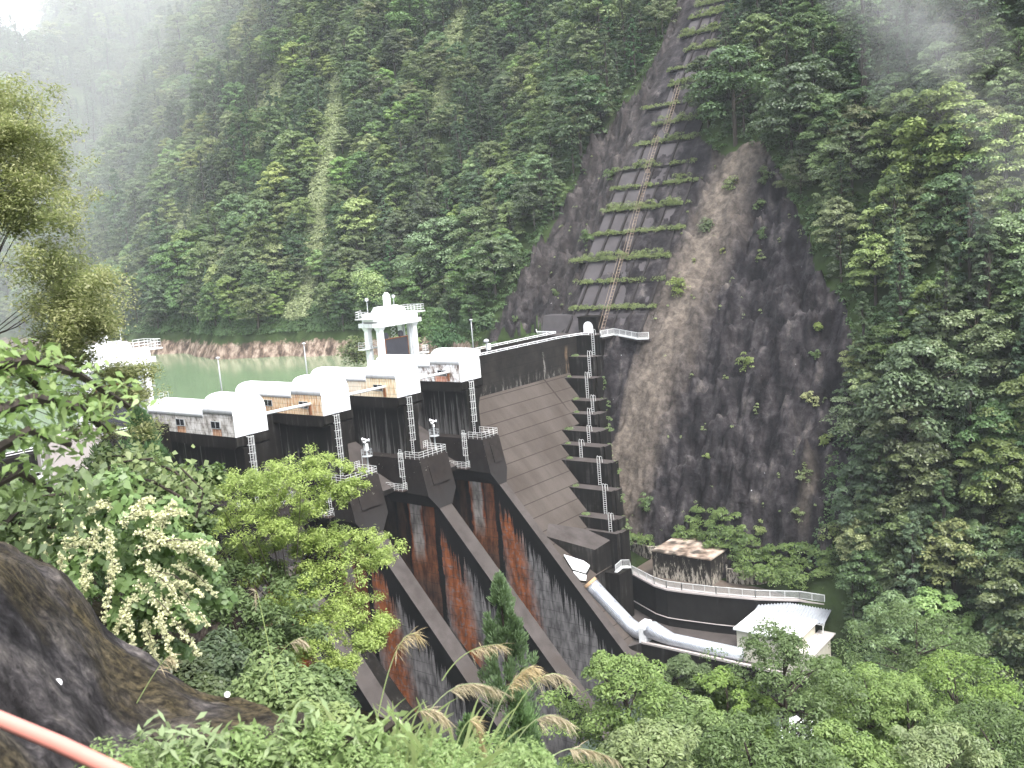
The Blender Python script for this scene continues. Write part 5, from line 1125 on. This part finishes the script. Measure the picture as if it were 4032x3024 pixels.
for i, (a, b, tt, r, lb, mt, nn, L_) in enumerate([(600, 1495, 13, .85, 'rounded light green bush in front of the rock at bottom left of centre', NL[0], 60, .10), (690, 1560, 11, .6, 'small weedy bush between rock and grass at the bottom', NL[2], 40, .09), (700, 1470, 15, .6, 'shaded bush between the maple and the rounded light bush', NL[1], 40, .09),
                                                    (360, 1440, 16, .8, 'very dark bush in the hollow behind the rock', LG[1], 40, .12), (460, 1430, 17, .8, 'dark bush in the hollow just left of the rounded light bush', LG[1], 50, .11), (430, 1500, 15, .5, 'low dark bush right behind the middle of the rock ridge', LG[1], 40, .10)]):
    q = at(a, b, tt); q.z -= r * .6; shrub('near_bush', q, r, lb, mt, 500 + i, .8, L_, L_ * .5, 190, nn, cat='bush')

# ------------------------------------------------------------------ the dark rock shoulder by the road
RD = [((-260, 1090, 6.2), (-300, 1500, 3.6)), ((-60, 1140, 7.0), (-80, 1560, 4.0)), (( 0, 1168, 7.4), (0, 1640, 4.2)), ((70, 1205, 7.8), (60, 1720, 4.3)), ((140, 1262, 8.1), (130, 1780, 4.4)), ((190, 1330, 8.2), (200, 1800, 4.6)), ((235, 1388, 8.3), (260, 1820, 4.8)),
      ((300, 1425, 8.4), (330, 1830, 5.0)), ((370, 1462, 8.3), (400, 1840, 5.0)), ((440, 1488, 8.2), (470, 1850, 5.0)), ((520, 1498, 8.0), (540, 1860, 5.0)), ((585, 1515, 7.7), (600, 1870, 4.9)), ((650, 1560, 7.3), (670, 1880, 4.8)), ((720, 1640, 6.8), (740, 1900, 4.6)), ((800, 1760, 6.2), (800, 1920, 4.6))]
nu = 260; nv = 170; us = np.linspace(0, len(RD) - 1.001, nu); A_ = []
tp = np.array([at(*r[0]) for r in RD]); bt = np.array([at(*r[1]) for r in RD])
def ip(Q, u): i = np.floor(u).astype(int); f_ = (u - i)[:, None]; f_ = f_ * f_ * (3 - 2 * f_); return Q[i] * (1 - f_) + Q[i + 1] * f_
T_, B_ = ip(tp, us), ip(bt, us); back = T_ + np.array([1.1, 1.2, -3.4])
rows = []
for v in np.linspace(-1, 1, nv):
    if v < 0: P = T_ + (back - T_) * (-v); P[:, 2] += -.0 + .9 * (-v) * (1 + v)
    else: P = T_ + (B_ - T_) * v; P[:, 2] += .25 * np.sin(v * 3.1)
    rows.append(P)
G = np.stack(rows); nz = fbm(G[..., 0] / .9, G[..., 1] / .9, G[..., 2] / .9, 61, 5); nz2 = fbm(G[..., 0] / 2.5, G[..., 1] / 2.5, G[..., 2] / 2.5, 63, 3); nz3 = 1 - 2 * np.abs(fbm(G[..., 0] / .45, G[..., 1] / .45, G[..., 2] / .45, 67, 4)); G[..., 2] += nz * .24 + nz2 * .22 + nz3 * .05; G[..., 0] += nz2 * .12
i = np.arange(nu * (nv - 1)).reshape(nv - 1, nu)[:, :-1].ravel(); Fq = np.stack([i, i + 1, i + nu + 1, i + nu], -1)
s = S('near_rock', .85, .2); a1 = s.noise(2.2, 10, rough=.7); a2 = s.noise(14, 8, rough=.7); a3 = s.noise(.5, 4, loc=(4, 2, 1))
c = s.ramp(a1, [(.38, (.014, .012, .013)), (.48, (.036, .032, .034)), (.54, (.075, .067, .068)), (.64, (.17, .15, .14))]); z_ = s.xyz()[2]
c = s.mix(s.rng(a3, .44, .56, 0, .85), c, s.ramp(a2, [(.4, (.026, .020, .009)), (.6, (.10, .078, .038))])); c = s.mix(.8, c, s.mix(s.rng(a2, .35, .65), (.4, .4, .4), (1.6, 1.6, 1.6)), 'MULTIPLY'); s.col(c); s.bump(s.math('ADD', a1, s.math('MULTIPLY', a2, .5)), 1.0, .12)
me = npmesh('rock_shoulder', G.reshape(-1, 3), Fq); me.shade_smooth(); o = obj('rock_shoulder', me, None, s.m); tag(o, 'dark sprayed rock shoulder sloping down from the left edge by the road', 'rock')
lbw = ['highest, under the left foliage', 'second from the top of the ridge', 'on the dark face right of the middle', 'on the ridge left of the round bush', 'lowest on the ridge, by the grass', 'low on the rock above the red rail', 'beside the bottom edge leaves']
for k, (a, b, tt) in enumerate([(131, 1252, 7.7), (183, 1316, 7.8), (352, 1487, 7.4), (491, 1500, 7.7), (676, 1592, 6.2), (125, 1475, 5.6), (538, 1628, 6.0)]):
    q = at(a, b, tt); m = MB(); d_ = -Vector(ray(a, b)).normalized(); m.tube([q - d_ * .2, q + d_ * .02], .024, 12); m.box(tuple(q - Vector((.012, .012, .012))), tuple(q + Vector((.012, .012, .012)))); o = m.build('weep_pipe', WHITE); tag(o, 'white drain pipe end in the dark rock, ' + lbw[k], 'drain pipe', 'white drain pipe ends in the near rock')
# red handrail
RP = S('faded_red_paint', .4, .5); nn_ = RP.noise(3, 4); RP.col(RP.mix(nn_, (.52, .19, .15), (.66, .30, .25)))
t = thing('red_handrail', 'blurred faded red pipe handrail crossing the bottom left corner', 'handrail', at(-200, 1475, 2.4))
q0 = Vector(t.location); MB().tube([at(-900, 1180, 3.4) - q0, at(-200, 1470, 2.5) - q0, at(130, 1608, 2.25) - q0, at(420, 1745, 2.05) - q0, at(900, 1985, 1.8) - q0],   .0185, 20).build('rail', RP.m, t, smooth=True)
q1 = at(900, 1985, 1.8) - q0; MB().tube([q1, q1 + Vector((0, 0, -1.2))],   .0185, 12).build('post', RP.m, t)

# ------------------------------------------------------------------ roadside weeds, fern leaves, feathery grass
WEED = M_leaf('weed_leaves', (.20, .31, .09), (.34, .45, .17), (.13, .22, .06), .45, .4, .4, 0)
R = np.random.default_rng(71); pts = []
for k in range(230):
    a = R.uniform(180, 1200); b = R.uniform(1600, 1760) - max(0, 60 - abs(a - 560) * .25) * .6 + (35 if a < 620 else 0) + (30 if a > 800 else 0); tt = R.uniform(4.6, 6.6); pts.append(tuple(at(a, b, tt)))
o = cover('roadside_weeds', pts, 0, .030, .012, WEED, 'bright green weeds and fern leaves along the bottom edge', 72, .13, 420, 1.0)
for k in range(7):
    a = [620, 560, 700, 760, 480, 640, 390][k]; sp = [[(a, 1700, 5.0), (a - 5, 1640, 5.0), (a + [40, -60, 60, 90, -50, 10, -60][k], 1560 + [0, 25, 30, 0, 25, -20, 25][k], 5.0)]]
    spray('fern', sp, 'bright fern frond rising from the bottom edge, %s' % ['tallest of the group', 'second from the left of the tall ones', 'just right of the tallest', 'nearest the feathery grass', 'left of the low rock end', 'most upright', 'leftmost one'][k], WEED, .085, .026, 130, 80 + k, .055, 'fern', None, .9, .1)
BLD = M_leaf('grass_blades', (.26, .36, .10), (.42, .50, .20), None, .35, .45, .35, 0); PLU = M_leaf('tan_plumes', (.52, .40, .22), (.68, .55, .34), None, .4, .7, .2, 0)
def blades(name, lst, label):
    V = []; F = []; 
    for (a, b, tt, a2, b2, w_) in lst:
        p = at(a, b, tt); q = at(a2, b2, tt * .98); L_ = (q - p).length; mid = p.lerp(q, .5) + Vector((0, 0, L_ * .28)); sd_ = Vector(CR) * .5 + Vector((0, 0, .5)); n = 9; b0 = len(V)
        for k in range(n + 1):
            u = k / n; c = p * (1 - u) ** 2 + mid * 2 * u * (1 - u) + q * u * u; tg = ((mid - p) * (1 - u) + (q - mid) * u).normalized(); sdv = tg.cross(Vector(CF)).normalized() * w_ * (math.sin(math.pi * min(1, .15 + .85 * u)) * .9 + .1)
            V += [tuple(c - sdv), tuple(c + sdv)]
        F += [(b0 + 2 * k, b0 + 2 * k + 1, b0 + 2 * k + 3, b0 + 2 * k + 2) for k in range(n)]
    o = obj(name, npmesh(name, np.array(V), np.array(F)), None, BLD); return tag(o, label, 'grass clump')
rg = random.Random(3)
blades('long_grass', [(rg.uniform(760, 1000), 1720, rg.uniform(4.8, 6), 0, 0, .009) for _ in range(1)][:0] + [(x0 := rg.uniform(760, 1020), 1730, rg.uniform(5, 6.4), x0 + rg.uniform(-170, 200), rg.uniform(1500, 1660), rg.uniform(.006, .012)) for _ in range(70)], 'clump of long arching pale grass blades at the bottom centre')
def plume(a, b, c2, d2, e, f_, tt, label, seed, dense=1.0):
    """stalk from (a,b) up to its bend (c2,d2) and the hanging plume tip (e,f_)"""
    R = np.random.default_rng(seed); p = at(a, b, tt); m_ = at(c2, d2, tt); q = at(e, f_, tt); t = thing('plume_grass', label, 'feathery grass', p, group='feathery tan grass plumes at the bottom')
    st = [p * (1 - u) ** 2 + (m_ * 2 - (p + q) * .5) * 2 * u * (1 - u) + q * u * u for u in np.linspace(0, 1, 14)]
    MB().tube([s_ - p for s_ in st], [.005 - .0003 * k for k in range(14)], 5).build('stalk', BLD, t)
    V = []; F = []; dn = Vector((0, 0, -1)); 
    for k in range(int(130 * dense)):
        u = R.uniform(.55, 1); i = min(12, int(u * 13)); c = st[i].lerp(st[i + 1], u * 13 - i); tg = (st[i + 1] - st[i]).normalized(); d_ = (tg * R.uniform(.4, 1) + dn * R.uniform(.2, 1.1) + Vector(R.normal(size=3)) * .22).normalized(); L_ = R.uniform(.05, .12); sdv = d_.cross(Vector(R.normal(size=3))).normalized() * .0019
        e1 = c + d_ * L_ * .5 + dn * .004; e2 = c + d_ * L_ + dn * .02; b0 = len(V); V += [tuple(x - p) for x in (c - sdv * .5, c + sdv * .5, e1 - sdv, e1 + sdv, e2)]; V.append(V[-1]); F += [(b0, b0 + 1, b0 + 3, b0 + 2), (b0 + 2, b0 + 3, b0 + 5, b0 + 4)]
    obj('plume', npmesh('plume', np.array(V), np.array(F)), t, PLU)
plume(800, 1640, 850, 1420, 905, 1372, 6.0, 'slender plume bending right high above the maple foot', 1, .7)
plume(955, 1470, 1010, 1410, 1085, 1392, 6.4, 'plume arching over in front of the pointed cedar', 2, .8)
plume(560, 1480, 620, 1395, 655, 1385, 7.5, 'small plume in front of the maple trunk', 3, .7)
plume(830, 1640, 900, 1540, 965, 1555, 5.6, 'plume hanging right of the grass blades, broad tan', 4, 1.4)
plume(870, 1660, 960, 1500, 1075, 1490, 5.6, 'bushy tan plume left of the lower dark cedar', 5, 1.6)
plume(1030, 1660, 1090, 1500, 1150, 1440, 5.4, 'tallest tan plume right of the pointed cedar foot', 6, 1.5)
plume(1060, 1650, 1150, 1480, 1230, 1470, 6.0, 'plume reaching right over the dark lower cedar', 7, 1.2)
plume(1080, 1680, 1150, 1560, 1230, 1560, 5.6, 'low plume at the bottom right of the grass', 8, 1.3)
plume(230, 1640, 330, 1460, 370, 1420, 6.4, 'pale grass stalk crossing the dark rock', 9, .4)
plume(960, 1690, 1010, 1560, 1040, 1600, 5.2, 'thick drooping plume at the bottom centre', 10, 1.6)
plume(1160, 1690, 1220, 1620, 1330, 1640, 5.6, 'plume lying low toward the light green tree', 11, 1.3)
plume(600, 1500, 560, 1300, 552, 1300, 8.5, 'upright thin seed head before the shadowed tree', 12, .3)

# ------------------------------------------------------------------ haze
hz = MB().box((-230, -270, -62), (440, 700, 420)).build('haze', None); hz.data.materials.clear()
hm = bpy.data.materials.new('haze_air'); hm.use_nodes = True; n_ = hm.node_tree; n_.nodes.remove(n_.nodes['Principled BSDF']); v = n_.nodes.new('ShaderNodeVolumePrincipled')
v.inputs['Color'].default_value = (.88, .93, 1.0, 1); v.inputs['Density'].default_value = .00015; v.inputs['Anisotropy'].default_value = 0.0
n_.links.new(v.outputs[0], n_.nodes['Material Output'].inputs['Volume']); hz.data.materials.append(hm); tag(hz, kind='stuff')
def mistmat(den):
    mm = bpy.data.materials.new('mist_air'); mm.use_nodes = True; n_ = mm.node_tree; n_.nodes.remove(n_.nodes['Principled BSDF']); v = n_.nodes.new('ShaderNodeVolumePrincipled')
    v.inputs['Color'].default_value = (.99, .99, 1.0, 1); v.inputs['Density'].default_value = den; n_.links.new(v.outputs[0], n_.nodes['Material Output'].inputs['Volume']); return mm
def mist(px, py, tt, sx, sy, sz, rx=0, label='', seed=0, den=.01):
    me = bpy.data.meshes.new('mist'); m = MB(); nlat, nlon = 16, 24
    for i in range(nlat + 1):
        th = math.pi * i / nlat
        for j in range(nlon):
            ph = 2 * math.pi * j / nlon; k = 1 + .22 * math.sin(3 * ph + seed) * math.sin(th) + .15 * math.sin(5 * th + seed * 2)
            m.v.append((math.sin(th) * math.cos(ph) * k, math.sin(th) * math.sin(ph) * k, math.cos(th) * k))
    for i in range(nlat):
        for j in range(nlon): m.f.append((i * nlon + j, (i + 1) * nlon + j, (i + 1) * nlon + (j + 1) % nlon, i * nlon + (j + 1) % nlon))
    o = m.build('mist', mistmat(den)); o.location = at(px, py, tt); o.scale = (sx, sy, sz); o.rotation_euler = (rx, 0, 0); tag(o, label, kind='stuff')
mist(-20, 40, 480, 330, 230, 210, 0, 'pale mist over the far ridge and valley at the upper left', 1, .0014)
for k, (a, b, tt, r1, r2) in enumerate([(1930, 40, 152, 9, 13), (1985, 130, 146, 8, 10), (2060, 60, 150, 9, 9), (2200, 300, 140, 8, 11), (2190, 440, 136, 6, 8), (1900, -30, 155, 10, 9)]):
    mist(a, b, tt, r1, 7, r2, math.radians(-35), ['wisp of mist rising over the trees at the upper right', 'lower end of the mist wisp over the upper right trees', 'faint mist right of the upper right wisp', 'wisp of mist at the right edge', 'lower mist wisp at the right edge', 'mist at the very top of the upper right slope'][k], 2 + k, .0045)
